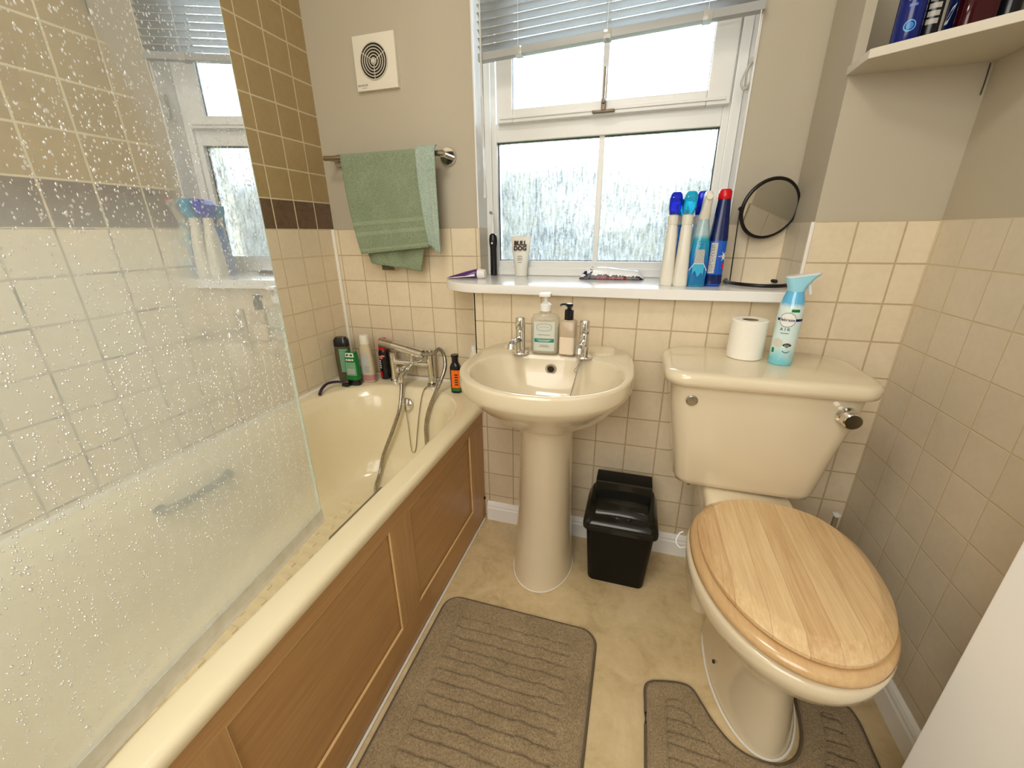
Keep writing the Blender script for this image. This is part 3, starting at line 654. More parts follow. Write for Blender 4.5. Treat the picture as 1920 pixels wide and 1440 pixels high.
# ---- bath mixer
mx = thing('bath_mixer_tap', 'chrome bath shower mixer tap on two legs at the end of the tub', 'tap', (0, 0, 0))
yM = -0.052
legs = MB(); leg_r = 0.0155
MB().cyl((0.247, yM, ZR), (0.247, yM, 0.625), leg_r).cyl((0.247, yM, ZR), (0.247, yM, ZR+0.006), 0.021).build('leg', M_['chrome'], mx)
MB().cyl((0.424, yM, ZR), (0.424, yM, 0.650), leg_r).cyl((0.424, yM, ZR), (0.424, yM, ZR+0.006), 0.021).build('leg', M_['chrome'], mx)
MB().cyl((0.247, yM, 0.585), (0.424, yM, 0.585), 0.0125).build('crossbar', M_['chrome'], mx)
MB().tube([(0.335, yM, 0.582), (0.333, yM-0.030, 0.572), (0.328, yM-0.065, 0.556), (0.326, yM-0.080, 0.545)], 0.012, 14, 6).cyl((0.326, yM-0.078, 0.552), (0.326, yM-0.082, 0.528), 0.014).build('spout', M_['chrome'], mx)
MB().cyl((0.335, yM, 0.59), (0.335, yM, 0.625), 0.008).box((0.318, yM-0.012, 0.618), (0.352, yM+0.012, 0.632), 0.004).build('handset_cradle', M_['chrome'], mx)
MB().cyl((0.322, yM-0.012, 0.574), (0.300, yM-0.045, 0.566), 0.009).cyl((0.300, yM-0.045, 0.566), (0.286, yM-0.052, 0.566), 0.013, 0.009).build('lever', M_['chrome'], mx)
MB().cyl((0.348, yM-0.010, 0.590), (0.400, yM-0.03, 0.612), 0.005).build('lever', M_['chrome'], mx)
# ---- handset and hose
hs = thing('shower_handset', 'chrome cylindrical shower handset resting across the bath mixer with its hose hanging into the tub', 'shower handset', (0, 0, 0))
MB().cyl((0.262, yM-0.014, 0.660), (0.404, yM-0.024, 0.634), 0.0185).build('handle', M_['chrome'], hs)
MB().cyl((0.205, yM-0.012, 0.668), (0.264, yM-0.014, 0.659), 0.0200).build('shower_head', M_['chrome_dull'], hs)
def hose_mat():
    m, nt, b = new_mat('flexible_metal_hose'); setin(b, 'Metallic', 1.0); setin(b, 'Roughness', 0.28)
    v = coords(nt); n = noise(nt, v, 500, 1); nt.links.new(ramp(nt, n, [(0.45, (0.22, 0.20, 0.16)), (0.55, (0.55, 0.52, 0.46))]), b.inputs['Base Color']); return m
MB().tube([(0.326, yM-0.080, 0.530), (0.335, -0.150, 0.500), (0.338, -0.185, 0.43), (0.310, -0.21, 0.34), (0.272, -0.235, 0.24), (0.262, -0.26, 0.17), (0.285, -0.33, 0.142), (0.35, -0.40, 0.136), (0.45, -0.40, 0.138), (0.49, -0.33, 0.150), (0.478, -0.25, 0.21), (0.462, -0.21, 0.30), (0.455, -0.19, 0.38), (0.470, -0.175, 0.45), (0.505, -0.15, 0.54), (0.522, -0.125, 0.60), (0.510, -0.10, 0.645), (0.478, -0.075, 0.662), (0.448, -0.072, 0.640), (0.404, yM-0.024, 0.634)], 0.0075, 12, 8).build('hose', hose_mat(), hs)

# ---- razor-like dark object on the rim corner
rz = thing('razor', 'dark purple plastic razor lying on the tub corner beside the shampoo bottles', 'razor', (0, 0, 0))
MB().tube([(0.062, -0.295, 0.508), (0.050, -0.265, 0.520), (0.045, -0.225, 0.527), (0.060, -0.185, 0.522), (0.085, -0.168, 0.512)], 0.0052, 10, 6, rfun=lambda t: 0.0065-0.002*t).build('razor_handle', pbr('dark_purple_plastic', (0.035, 0.018, 0.045), 0.2), rz)
MB().box((0.075, -0.182, 0.5015), (0.104, -0.158, 0.513), 0.003).build('razor_head', M_['black_gloss'], rz)

# ================================================================== CONTAINERS
def prof_ring(p, N=40, off=0.0):
    z, rx, ry, n = p[:4]; cx = p[4] if len(p) > 4 else 0.0; cy = p[5] if len(p) > 5 else 0.0
    return sup(cx, cy, rx+off, ry+off, n, N, z)
def interp(prof, z):
    z = max(prof[0][0], min(prof[-1][0], z))
    for a, b_ in zip(prof, prof[1:]):
        if a[0] <= z <= b_[0]:
            t_ = 0 if b_[0] == a[0] else (z-a[0])/(b_[0]-a[0])
            A = list(a)+[0]*(6-len(a)); B_ = list(b_)+[0]*(6-len(b_))
            return tuple(A[i]+(B_[i]-A[i])*t_ for i in range(6))
    return tuple(list(prof[-1])+[0]*(6-len(prof[-1])))
def surf(prof, a, z, off):
    _, rx, ry, n, cx, cy = interp(prof, z); c, s_ = math.cos(a), math.sin(a)
    return Vector((cx+(rx+off)*math.copysign(abs(c)**(2/n), c), cy+(ry+off)*math.copysign(abs(s_)**(2/n), s_), z))
def body(name, prof, mat, parent, N=40, auto=50):
    return MB().loft([prof_ring(p, N) for p in prof]).build(name, mat, parent, auto=auto)
def patch(name, prof, z0, z1, a0, a1, mat, parent, off=0.0004, nz=8, na=14, shape=None):
    """thin label following the container wall"""
    v = []; f = []
    for i in range(nz+1):
        for j in range(na+1):
            z = z0+(z1-z0)*i/nz; a = a0+(a1-a0)*j/na
            v.append(surf(prof, a, z, off))
    for i in range(nz):
        for j in range(na): f.append([i*(na+1)+j, i*(na+1)+j+1, (i+1)*(na+1)+j+1, (i+1)*(na+1)+j])
    return MB().add(v, f).build(name, mat, parent, auto=60)
def disc_patch(name, prof, a, z, r, mat, parent, off=0.0006, r0=0.0, sz=1.0, h0=0.0, h1=2*PI):
    rad = (interp(prof, z)[1]+interp(prof, z)[2])/2; v = []; f = []; n = 28
    for k in range(n+1):
        t_ = h0+(h1-h0)*k/n
        for q in (r0, (r0+r)/2, r):
            v.append(surf(prof, a+q*math.cos(t_)/rad, z+q*sz*math.sin(t_), off))
    for k in range(n):
        for q in (0, 1): f.append([k*3+q, k*3+q+1, (k+1)*3+q+1, (k+1)*3+q])
    return MB().add(v, f).build(name, mat, parent)
def wrap_text(name, prof, s, size, a, z, mat, parent, off=0.0009, vert=False, bold=0.0):
    vs, fs = text_geo(s, size, extr=0.0001, bold=bold); rad = (interp(prof, z)[1]+interp(prof, z)[2])/2; out = []
    for v in vs:
        u, w = (v.x, v.y) if not vert else (-v.y, v.x)
        out.append(surf(prof, a+u/rad, z+w, off+v.z))
    return MB().add(out, fs).build(name, mat, parent, smooth=False)
FR = -PI/2     # angle that faces the room (-y)
def plain(name, col, rough=0.3, **k): return pbr(name, col, rough, **k)
C_ = {'white': plain('white_plastic', (0.80, 0.80, 0.78)), 'cream': plain('cream_plastic', (0.74, 0.71, 0.62)), 'label': plain('printed_white_label', (0.75, 0.76, 0.72)),
      'ink': plain('black_ink', (0.02, 0.02, 0.02)), 'navy': plain('navy_plastic', srgb(10, 28, 84), 0.2), 'blue': plain('bright_blue_plastic', srgb(14, 40, 220), 0.2),
      'cyan': plain('cyan_plastic', srgb(20, 180, 230), 0.2), 'red': plain('red_plastic', srgb(205, 12, 30), 0.25), 'teal': plain('teal_ink', srgb(10, 140, 125)),
      'orange': plain('orange_label', srgb(240, 110, 20)), 'green': plain('green_plastic', srgb(8, 120, 50), 0.15), 'dkgreen': plain('dark_olive_plastic', srgb(62, 58, 40), 0.3),
      'yellow': plain('yellow_plastic', srgb(225, 215, 60), 0.3), 'blk': plain('near_black_plastic', srgb(20, 20, 24), 0.2), 'pink': plain('rose_liquid', srgb(180, 130, 135), 0.25),
      'grey': plain('grey_ink', (0.30, 0.30, 0.30)), 'barcode': None}
def stripes(name, a, b_, axis, period):
    m, nt, b = new_mat(name); sp = node(nt, 'ShaderNodeSeparateXYZ'); nt.links.new(coords(nt), sp.inputs[0])
    f = math_(nt, 'GREATER_THAN', math_(nt, 'FRACT', math_(nt, 'DIVIDE', sp.outputs[axis], period)), 0.5)
    nt.links.new(mixc(nt, f, a, b_), b.inputs['Base Color']); setin(b, 'Roughness', 0.4); return m
C_['barcode'] = stripes('barcode_print', (0.75, 0.75, 0.72), (0.05, 0.05, 0.05), 0, 0.0016)
C_['lines'] = stripes('small_print', (0.72, 0.73, 0.70), (0.25, 0.25, 0.25), 2, 0.0042)
C_['lines_g'] = stripes('small_print_green', srgb(150, 200, 170), srgb(30, 110, 70), 2, 0.0045)

# --- five on the tub end
zB = ZR+0.001
p = thing('shampoo_bottle', 'tall olive-black shampoo bottle with dark flip cap in the tub corner', 'bottle', (0.046, -0.110, zB), 0.25, 'bottles on the tub end')
pf = [(0, 0.026, 0.017, 3), (0.006, 0.030, 0.020, 3), (0.10, 0.032, 0.021, 3), (0.155, 0.030, 0.020, 3)]
body('body', pf, plain('smoky_olive_plastic', srgb(84, 78, 56), 0.25), p)
body('cap', [(0.155, 0.031, 0.021, 3), (0.180, 0.030, 0.020, 3), (0.192, 0.022, 0.014, 2.5)], C_['blk'], p)
patch('label', pf, 0.045, 0.145, FR-0.1, FR+1.0, C_['lines_g'], p)
p = thing('shower_gel_bottle', 'emerald green shower gel bottle with pale label, nearest the bath corner', 'bottle', (0.110, -0.140, zB), 0.1, 'bottles on the tub end')
pf = [(0, 0.024, 0.015, 3), (0.006, 0.028, 0.018, 3), (0.030, 0.029, 0.019, 3), (0.075, 0.029, 0.019, 3), (0.118, 0.026, 0.017, 3), (0.142, 0.022, 0.015, 3)]
body('body', pf, plain('emerald_plastic', srgb(6, 118, 48), 0.12), p)
body('cap', [(-0.001, 0.0275, 0.0175, 3), (0.024, 0.0292, 0.0192, 3)], C_['blk'], p)
patch('label', pf, 0.044, 0.100, FR-0.75, FR+0.75, C_['lines_g'], p)
patch('upper_label', pf, 0.122, 0.139, FR-0.7, FR+0.7, C_['label'], p)
for q0, q1 in ((-0.45, -0.05), (0.05, 0.45)): patch('small_print', pf, 0.127, 0.134, FR+q0, FR+q1, C_['ink'], p, 0.0008)
for q0, q1 in ((-0.5, -0.2), (-0.12, 0.15), (0.22, 0.5)): patch('small_print', pf, 0.107, 0.114, FR+q0, FR+q1, C_['label'], p, 0.0008)
patch('barcode', pf, 0.050, 0.072, FR-0.35, FR+0.45, C_['barcode'], p, 0.0008)
p = thing('conditioner_bottle', 'translucent cream conditioner bottle with a little pink liquid at the bottom', 'bottle', (0.148, -0.094, zB), 0.15, 'bottles on the tub end')
pf = [(0, 0.026, 0.017, 3), (0.006, 0.030, 0.020, 3), (0.08, 0.0285, 0.019, 3), (0.15, 0.024, 0.017, 2.6), (0.166, 0.020, 0.016, 2.3)]
body('body', pf, plain('milky_plastic', srgb(200, 188, 160), 0.25), p)
body('cap', [(0.166, 0.020, 0.016, 2.3), (0.200, 0.018, 0.015, 2.2), (0.203, 0.016, 0.013, 2.2)], C_['cream'], p)
patch('liquid_level', pf, 0.002, 0.034, -PI, PI, C_['pink'], p, 0.0003, 4, 40)
patch('label', pf, 0.042, 0.125, FR-0.9, FR+0.5, C_['lines'], p); patch('barcode', pf, 0.046, 0.075, FR-0.1, FR+0.35, C_['barcode'], p, 0.0009)
p = thing('shaving_gel_can', 'black shaving gel can with red cap between the pale bottle and the mixer', 'can', (0.194, -0.034, zB), 0.0, 'bottles on the tub end')
pf = [(0, 0.022, 0.022, 2), (0.003, 0.024, 0.024, 2), (0.118, 0.024, 0.024, 2), (0.130, 0.020, 0.020, 2)]
body('body', pf, C_['blk'], p); body('cap', [(0.130, 0.022, 0.022, 2), (0.148, 0.021, 0.021, 2), (0.172, 0.017, 0.017, 2), (0.178, 0.013, 0.013, 2)], C_['red'], p)
for q0, z0 in ((-0.7, 0.098), (-0.5, 0.092), (-0.1, 0.101)): patch('small_print', pf, z0, z0+0.007, FR+q0, FR+q0+0.7, plain('rose_ink', srgb(225, 130, 125)), p, 0.0006)
for z0 in (0.050, 0.060, 0.070, 0.080): patch('small_print', pf, z0, z0+0.006, FR-0.55, FR-0.15, C_['label'], p, 0.0006)
patch('red_flash', pf, 0.012, 0.036, FR-0.9, FR-0.1, C_['red'], p)
p = thing('mini_shower_gel', 'small black bottle with bright orange label at the right end of the tub rim', 'bottle', (0.560, -0.110, zB), 0.1, 'bottles on the tub end')
pf = [(0, 0.018, 0.014, 3), (0.004, 0.021, 0.017, 3), (0.105, 0.021, 0.017, 3), (0.118, 0.016, 0.014, 2.4), (0.124, 0.011, 0.011, 2)]
body('body', pf, C_['blk'], p); body('cap', [(0.124, 0.0125, 0.0125, 2), (0.143, 0.0125, 0.0125, 2), (0.146, 0.015, 0.015, 2), (0.154, 0.015, 0.015, 2)], C_['blk'], p)
patch('label', pf, 0.022, 0.095, FR-0.5, FR+1.1, C_['orange'], p); patch('green_band', pf, 0.010, 0.020, FR-0.5, FR+1.1, C_['green'], p)
for z0 in (0.034, 0.044, 0.053, 0.064, 0.074): patch('small_print', pf, z0, z0+0.005, FR+0.0, FR+0.5, C_['ink'], p, 0.0008)
p = thing('white_lotion_bottle', 'small white bottle half hidden behind the basin edge', 'bottle', (0.618, -0.055, zB), 0.0, 'bottles on the tub end')
body('body', [(0, 0.018, 0.015, 2.5), (0.004, 0.020, 0.017, 2.5), (0.13, 0.020, 0.017, 2.5), (0.158, 0.012, 0.012, 2)], C_['cream'], p)
body('cap', [(0.158, 0.011, 0.011, 2), (0.178, 0.010, 0.010, 2)], C_['white'], p)

# ================================================================== BASIN
bs = thing('wash_basin', 'cream ceramic pedestal wash basin below the window sill', 'basin', (0, 0, 0))
NB = 96
def outline(z, k=0.0, front=0.0):
    """basin plan: flat back with cut corners, elliptical front; k shrinks it"""
    out = []
    cx, cy = 0.990, -0.455
    pts = []
    for j in range(NB):
        a = 2*PI*j/NB; c, s_ = math.cos(a), math.sin(a)
        if s_ <= 0:
            rx, ry, n = 0.232, 0.228, 2.05
            x = rx*math.copysign(abs(c)**(2/n), c); y = -ry*abs(s_)**(2/n)
        else:
            rx, ry, n = 0.232, 0.2545, 4.2
            x = rx*math.copysign(abs(c)**(2/n), c)*(1-0.05*s_); y = ry*abs(s_)**(2/n)
        x *= (1-k); y = y*(1-k) if y < 0 else y*(1-k*0.25)
        out.append(Vector((cx+x, cy+y-front*(0), z)))
    return out
def bowl(z, s_=1.0, dy=0.0):
    out = []; cx, cy = 0.997, -0.492+dy
    for j in range(NB):
        a = 2*PI*j/NB; c, q = math.cos(a), math.sin(a)
        if q <= 0: x = 0.203*math.copysign(abs(c)**(0.97), c); y = -0.172*abs(q)**0.97
        else: x = 0.203*math.copysign(abs(c)**(0.80), c); y = 0.150*abs(q)**(0.80)
        out.append(Vector((cx+x*s_, cy+y*s_, z)))
    return out
def under(z, sx, sy, cy):
    out = []
    for j in range(NB):
        a = 2*PI*j/NB; out.append(Vector((0.988+sx*math.cos(a), cy+sy*math.sin(a), z)))
    return out
def lerp_ring(A, B_, t_): return [a.lerp(b_, t_) for a, b_ in zip(A, B_)]
zr = 0.752
base = under(0.553, 0.082, 0.095, -0.36)
o0 = outline(0.705, 0.015)
R = [base, lerp_ring(base, o0, 0.30), lerp_ring(base, o0, 0.62), lerp_ring(base, o0, 0.88), o0]
for i, (t_, dz) in enumerate(((0.30, -0.020), (0.62, -0.022), (0.88, -0.010))):
    R[i+1] = [Vector((p.x, p.y, p.z+dz)) for p in R[i+1]]
R += [outline(0.712, 0.004), outline(0.722, 0.0), outline(zr-0.008, 0.0), outline(zr-0.002, 0.006), outline(zr, 0.02)]
R += [lerp_ring(outline(zr, 0.02), bowl(zr), 0.8), bowl(zr-0.0005), bowl(zr-0.004, 0.985), bowl(zr-0.014, 0.965), bowl(0.70, 0.90, 0.004), bowl(0.655, 0.76, 0.008), bowl(0.625, 0.55, 0.012), bowl(0.612, 0.30, 0.015), bowl(0.609, 0.10, 0.018)]
MB().loft(R, True, True).build('basin_bowl', M_['ceramic'], bs, auto=70)
# raised tap ledge and soap dishes
MB().loft([rrect(0.99, -0.262, 0.175, 0.052, 0.035, 48, zr-0.003), rrect(0.99, -0.262, 0.172, 0.050, 0.034, 48, zr+0.002), rrect(0.99, -0.262, 0.166, 0.045, 0.03, 48, zr+0.0035)]).build('tap_ledge', M_['ceramic'], bs, auto=70)
# pedestal: flared half column
def ped(z, w, f, back=-0.215):
    out = []
    for j in range(48):
        a = 2*PI*j/48; c, s_ = math.cos(a), math.sin(a)
        y = -0.365
        out.append(Vector((0.978+w*c, y+(f*s_ if s_ < 0 else (abs(back)-0.365)*-1*s_*1.0), z)))
    return out
pz = [(0.0, 0.101, 0.146), (0.012, 0.100, 0.144), (0.10, 0.094, 0.132), (0.25, 0.086, 0.118), (0.40, 0.082, 0.108), (0.50, 0.081, 0.104), (0.558, 0.082, 0.104)]
pedo = MB().loft([ped(*q) for q in pz]).build('pedestal', M_['ceramic'], bs, auto=60)
MB().tube([Vector(v)+Vector((0, 0, 0.0025)) for v in ped(0.0, 0.1015, 0.147)], 0.0022, 6, 1, closed=True).build('floor_sealant', M_['caulk'], bs)
# overflow, chain stay, chain, waste
MB().lathe([(0.0, -0.002), (0.0105, 0.0), (0.0105, 0.002), (0.0165, 0.003), (0.0165, 0.001), (0.0105, -0.001)], 24, (0.985, -0.3545, 0.712), RX(PI/2+0.22)).build('overflow_ring', M_['chrome_dull'], bs)
MB().cyl((0.985, -0.352, 0.712), (0.985, -0.3572, 0.711), 0.0105).build('overflow_hole', M_['dark_hole'], bs)
MB().cyl((1.060, -0.346, 0.716), (1.060, -0.362, 0.713), 0.006, n=12).tube([(1.060, -0.360, 0.716), (1.068, -0.352, 0.735), (1.075, -0.358, 0.757), (1.072, -0.374, 0.745), (1.062, -0.405, 0.690), (1.055, -0.430, 0.655), (1.045, -0.445, 0.640)], 0.0022, 6, 6).cyl((1.045, -0.447, 0.628), (1.045, -0.447, 0.640), 0.020, 0.016, 20).build('plug_and_chain', M_['chrome_dull'], bs)
# taps
def tap(x, y, label, grp):
    t_ = thing('basin_tap', label, 'tap', (x, y, zr+0.0035), 0, grp)
    MB().lathe([(0.0, 0), (0.0235, 0), (0.0245, 0.003), (0.0235, 0.006), (0.014, 0.0075), (0.0135, 0.010), (0.0135, 0.068), (0.0128, 0.070)], 28).build('tap_body', M_['chrome'], t_)
    MB().lathe([(0.0, 0.0702), (0.0135, 0.0705), (0.0140, 0.073), (0.0140, 0.102), (0.0125, 0.106), (0.0, 0.1075)], 28).cyl((0, 0, 0.088), (-0.004, -0.022, 0.090), 0.0055, n=14).build('tap_head', M_['chrome'], t_)
    MB().tube([(0, -0.006, 0.040), (0, -0.030, 0.046), (0, -0.058, 0.044), (0, -0.070, 0.036)], 0.0095, 14, 6).cyl((0, -0.066, 0.044), (0, -0.071, 0.028), 0.0105, n=16).build('spout', M_['chrome'], t_)
    return t_
tap(0.893, -0.360, 'chrome pillar tap on the basin nearer the bathtub', 'basin taps').rotation_euler = (0, 0, -0.12)
tap(1.079, -0.358, 'chrome pillar tap on the basin beside the square pink soap dispenser', 'basin taps').rotation_euler = (0, 0, -0.05)
# hand wash dispensers
zD = zr+0.0045
p = thing('hand_wash_dispenser', 'clear pump bottle of milky hand wash with teal label stripe on the basin', 'soap dispenser', (0.962, -0.335, zD), 0.06)
def clear_mat(name, col, a):
    m, nt, b = new_mat(name); out = nt.nodes['Material Output']; n = noise(nt, coords(nt), 20, 2)
    nt.links.new(mixc(nt, n, col, tuple(min(1, c*1.1) for c in col)), b.inputs['Base Color']); setin(b, 'Roughness', 0.05)
    tr = node(nt, 'ShaderNodeBsdfTransparent'); tr.inputs[0].default_value = (0.97, 0.96, 0.92, 1)
    mx_ = node(nt, 'ShaderNodeMixShader'); mx_.inputs[0].default_value = a; nt.links.new(b.outputs[0], mx_.inputs[1]); nt.links.new(tr.outputs[0], mx_.inputs[2]); nt.links.new(mx_.outputs[0], out.inputs[0]); return m
M_['clear'] = clear_mat('clear_plastic', (0.62, 0.58, 0.46), 0.62)
pf = [(0, 0.037, 0.020, 3.5), (0.005, 0.041, 0.0235, 3.5), (0.100, 0.041, 0.0235, 3.5), (0.112, 0.036, 0.021, 3), (0.118, 0.016, 0.014, 2.2), (0.128, 0.0145, 0.0145, 2)]
body('bottle_wall', pf, M_['clear'], p)
body('liquid', [(0.003, 0.036, 0.020, 3.5), (0.007, 0.0395, 0.022, 3.5), (0.080, 0.0395, 0.022, 3.5)], plain('milky_soap', (0.60, 0.63, 0.56), 0.3), p)
patch('label_stripe', pf, 0.036, 0.047, FR-0.55, FR+0.55, C_['teal'], p, 0.0006); patch('front_label', pf, 0.010, 0.096, FR-0.62, FR+0.62, plain('pale_label', (0.66, 0.68, 0.60), 0.2), p, 0.0003)
disc_patch('round_logo', pf, FR, 0.080, 0.011, C_['grey'], p, 0.0007, 0.0097)
disc_patch('small_emblem', pf, FR, 0.079, 0.005, C_['grey'], p, 0.0007, 0.0035, 0.5, 0, PI)
for z0, q0, m_ in ((0.0420, 0.30, C_['label']), (0.0390, 0.18, C_['label']), (0.0575, 0.22, C_['grey']), (0.0225, 0.18, C_['grey']), (0.0265, 0.12, C_['grey'])): patch('small_print', pf, z0, z0+0.0015, FR-q0, FR+q0, m_, p, 0.0009)
M_['pumpw'] = plain('white_pump', (0.85, 0.85, 0.82), 0.25)
MB().lathe([(0, 0.122), (0.0165, 0.124), (0.0165, 0.142), (0.012, 0.146), (0.006, 0.148), (0.0055, 0.166), (0.0, 0.167)], 24).box((-0.016, -0.026, 0.166), (0.016, 0.010, 0.176), 0.0045).build('pump', M_['pumpw'], p)
MB().cyl((0, 0, 0.010), (0, 0, 0.125), 0.003, n=8).build('dip_tube', M_['clear'], p)
p = thing('hand_lotion_dispenser', 'square pale pink pump bottle with black pump on the basin', 'soap dispenser', (1.030, -0.334, zD), -0.08)
pf = [(0, 0.020, 0.020, 6), (0.003, 0.0225, 0.0225, 6), (0.094, 0.0225, 0.0225, 6), (0.098, 0.020, 0.020, 5), (0.102, 0.011, 0.011, 2)]
body('bottle_wall', pf, clear_mat('clear_square_plastic', srgb(205, 185, 160), 0.3), p)
body('liquid', [(0.003, 0.019, 0.019, 6), (0.005, 0.0212, 0.0212, 6), (0.054, 0.0212, 0.0212, 6)], plain('blush_soap', srgb(238, 220, 200), 0.3), p)
patch('lower_label', pf, 0.004, 0.054, -PI, PI, plain('blush_label', srgb(236, 218, 196), 0.3), p, 0.0004, 4, 60)
MB().lathe([(0, 0.100), (0.013, 0.101), (0.013, 0.128), (0.010, 0.131), (0.0065, 0.132), (0.006, 0.139), (0, 0.139)], 24).build('pump_collar', C_['blk'], p)
MB().lathe([(0, 0.138), (0.0105, 0.139), (0.0105, 0.147), (0, 0.149)], 20).tube([(0, 0, 0.144), (-0.016, -0.008, 0.145), (-0.024, -0.012, 0.142)], 0.0028, 8, 4).build('pump', C_['blk'], p)

# ================================================================== TOILET
tl = thing('toilet', 'cream close-coupled toilet with closed varnished wooden seat and lid', 'toilet', (0, 0, 0))
TX, TXs, TXf = 1.520, 1.561, 1.574
def cring(cx, y0, y1, hw, r, z, N_=64): return rrect(cx, (y0+y1)/2, hw, (y1-y0)/2, r, N_, z)
cis = [cring(TX, -0.432, -0.245, 0.148, 0.03, 0.440), cring(TX, -0.444, -0.238, 0.162, 0.035, 0.446), cring(TX, -0.450, -0.235, 0.169, 0.04, 0.462), cring(TX, -0.462, -0.232, 0.186, 0.045, 0.58), cring(TX, -0.474, -0.230, 0.203, 0.045, 0.68), cring(TX, -0.478, -0.230, 0.209, 0.045, 0.742)]
cs = MB().loft(cis).build('cistern', M_['ceramic'], tl, auto=60)
lidr = [((0.218, -0.488, -0.226), 0.7385), ((0.225, -0.497, -0.224), 0.744), ((0.227, -0.500, -0.223), 0.755), ((0.226, -0.499, -0.224), 0.768), ((0.221, -0.494, -0.226), 0.7745), ((0.210, -0.484, -0.232), 0.777)]
MB().loft([rrect(TX, (a[1]+a[2])/2, a[0], (a[2]-a[1])/2, (0.085, 0.085, 0.055, 0.055), 80, z) for a, z in lidr]).build('cistern_lid', M_['ceramic'], tl, auto=60)
MB().lathe([(0, 0), (0.0135, 0), (0.0135, 0.004), (0.011, 0.006), (0, 0.0065)], 28, (1.362, -0.4745, 0.702), RX(PI/2)).build('blanking_cap', M_['chrome_dull'], tl)
MB().lathe([(0, 0), (0.021, 0), (0.021, 0.006), (0.016, 0.008), (0.016, 0.016), (0.0185, 0.018), (0.0185, 0.034), (0.016, 0.037), (0, 0.037)], 32, (1.683, -0.475, 0.700), RX(PI/2)).build('flush_knob', M_['chrome'], tl)
MB().tube([(1.400, -0.40, 0.445), (1.400, -0.40, 0.430), (1.398, -0.398, 0.420)], 0.007, 10, 3).build('cistern_bolt', M_['dark_hole'], tl)
# pan: egg shaped rings
def egg(z, hw, yb_, yf, cx, N_=72, k=0.0):
    """back at yb_, front at yf; widest 42% forward"""
    out = []; ym = yb_+(yf-yb_)*0.42
    for j in range(N_):
        a = 2*PI*j/N_; c, s_ = math.cos(a), math.sin(a)
        n = 2.0 if s_ < 0 else 2.6
        x = hw*math.copysign(abs(c)**(2/n), c)
        y = ym+(yb_-ym)*abs(s_)**(2/n) if s_ > 0 else ym+(yf-ym)*abs(s_)**(2/n)
        out.append(Vector((cx+x, y, z)))
    return out
pan = [egg(0.0, 0.098, -0.415, -0.800, TXf), egg(0.01, 0.097, -0.415, -0.798, TXf), egg(0.08, 0.088, -0.415, -0.782, TXf-0.002), egg(0.16, 0.084, -0.415, -0.772, TXf-0.006), egg(0.225, 0.092, -0.415, -0.785, TXf-0.012),
       egg(0.27, 0.118, -0.43, -0.822, TXf-0.018), egg(0.305, 0.150, -0.44, -0.868, TXs), egg(0.332, 0.170, -0.45, -0.897, TXs), egg(0.344, 0.177, -0.455, -0.902, TXs), egg(0.351, 0.181, -0.46, -0.908, TXs), egg(0.387, 0.184, -0.46, -0.915, TXs), egg(0.393, 0.179, -0.465, -0.910, TXs), egg(0.394, 0.12, -0.52, -0.86, TXs)]
MB().loft(pan).build('toilet_bowl', M_['ceramic'], tl, auto=60)
sh = [rrect(TX+0.015, -0.365, 0.105, 0.135, 0.04, 48, z) for z in (0.0,)]
neck = MB().loft([rrect(TX+0.016, -0.345, 0.080, 0.100, 0.03, 48, 0.0), rrect(TX+0.014, -0.345, 0.085, 0.105, 0.03, 48, 0.25), rrect(TX+0.016, -0.385, 0.100, 0.135, 0.03, 48, 0.36), rrect(TX+0.016, -0.385, 0.105, 0.140, 0.03, 48, 0.415), rrect(TX+0.016, -0.38, 0.103, 0.133, 0.03, 48, 0.430), rrect(TX+0.016, -0.38, 0.098, 0.125, 0.03, 48, 0.436)])
neck.build('cistern_support', M_['ceramic'], tl, auto=60)
MB().tube([Vector(v)+Vector((0, 0, 0.003)) for v in egg(0.0, 0.099, -0.44, -0.802, TXf)], 0.003, 6, 1, closed=True).build('floor_sealant', M_['caulk'], tl)
MB().cyl((1.487, -0.640, 0.055), (1.4815, -0.640, 0.055), 0.0045, n=12).build('fixing_hole', M_['dark_hole'], tl)
MB().tube([(1.378, -0.555, 0.372), (1.369, -0.56, 0.368), (1.362, -0.572, 0.352), (1.372, -0.58, 0.342), (1.385, -0.59, 0.356)], 0.0018, 6, 5).build('freshener_hook', C_['white'], tl)
# wooden seat ring and lid
seat = [egg(0.395, 0.165, -0.475, -0.905, TXs), egg(0.398, 0.175, -0.468, -0.909, TXs), egg(0.405, 0.180, -0.464, -0.916, TXs), egg(0.413, 0.179, -0.464, -0.915, TXs), egg(0.420, 0.173, -0.470, -0.908, TXs), egg(0.423, 0.15, -0.485, -0.895, TXs)]
MB().loft(seat).build('seat', M_['pine_ring'], tl, auto=60)
TXl = TXs+0.003
lid = [egg(0.4255, 0.150, -0.485, -0.880, TXl), egg(0.4255, 0.163, -0.474, -0.893, TXl), egg(0.429, 0.168, -0.470, -0.899, TXl), egg(0.436, 0.168, -0.470, -0.899, TXl), egg(0.4505, 0.146, -0.486, -0.869, TXl), egg(0.4515, 0.143, -0.489, -0.865, TXl)]
MB().loft(lid).build('lid', M_['pine'], tl, auto=18)
for hx_ in (1.482, 1.580): MB().cyl((hx_, -0.470, 0.415), (hx_+0.060, -0.470, 0.415), 0.008).build('hinge', M_['chrome_dull'], tl)
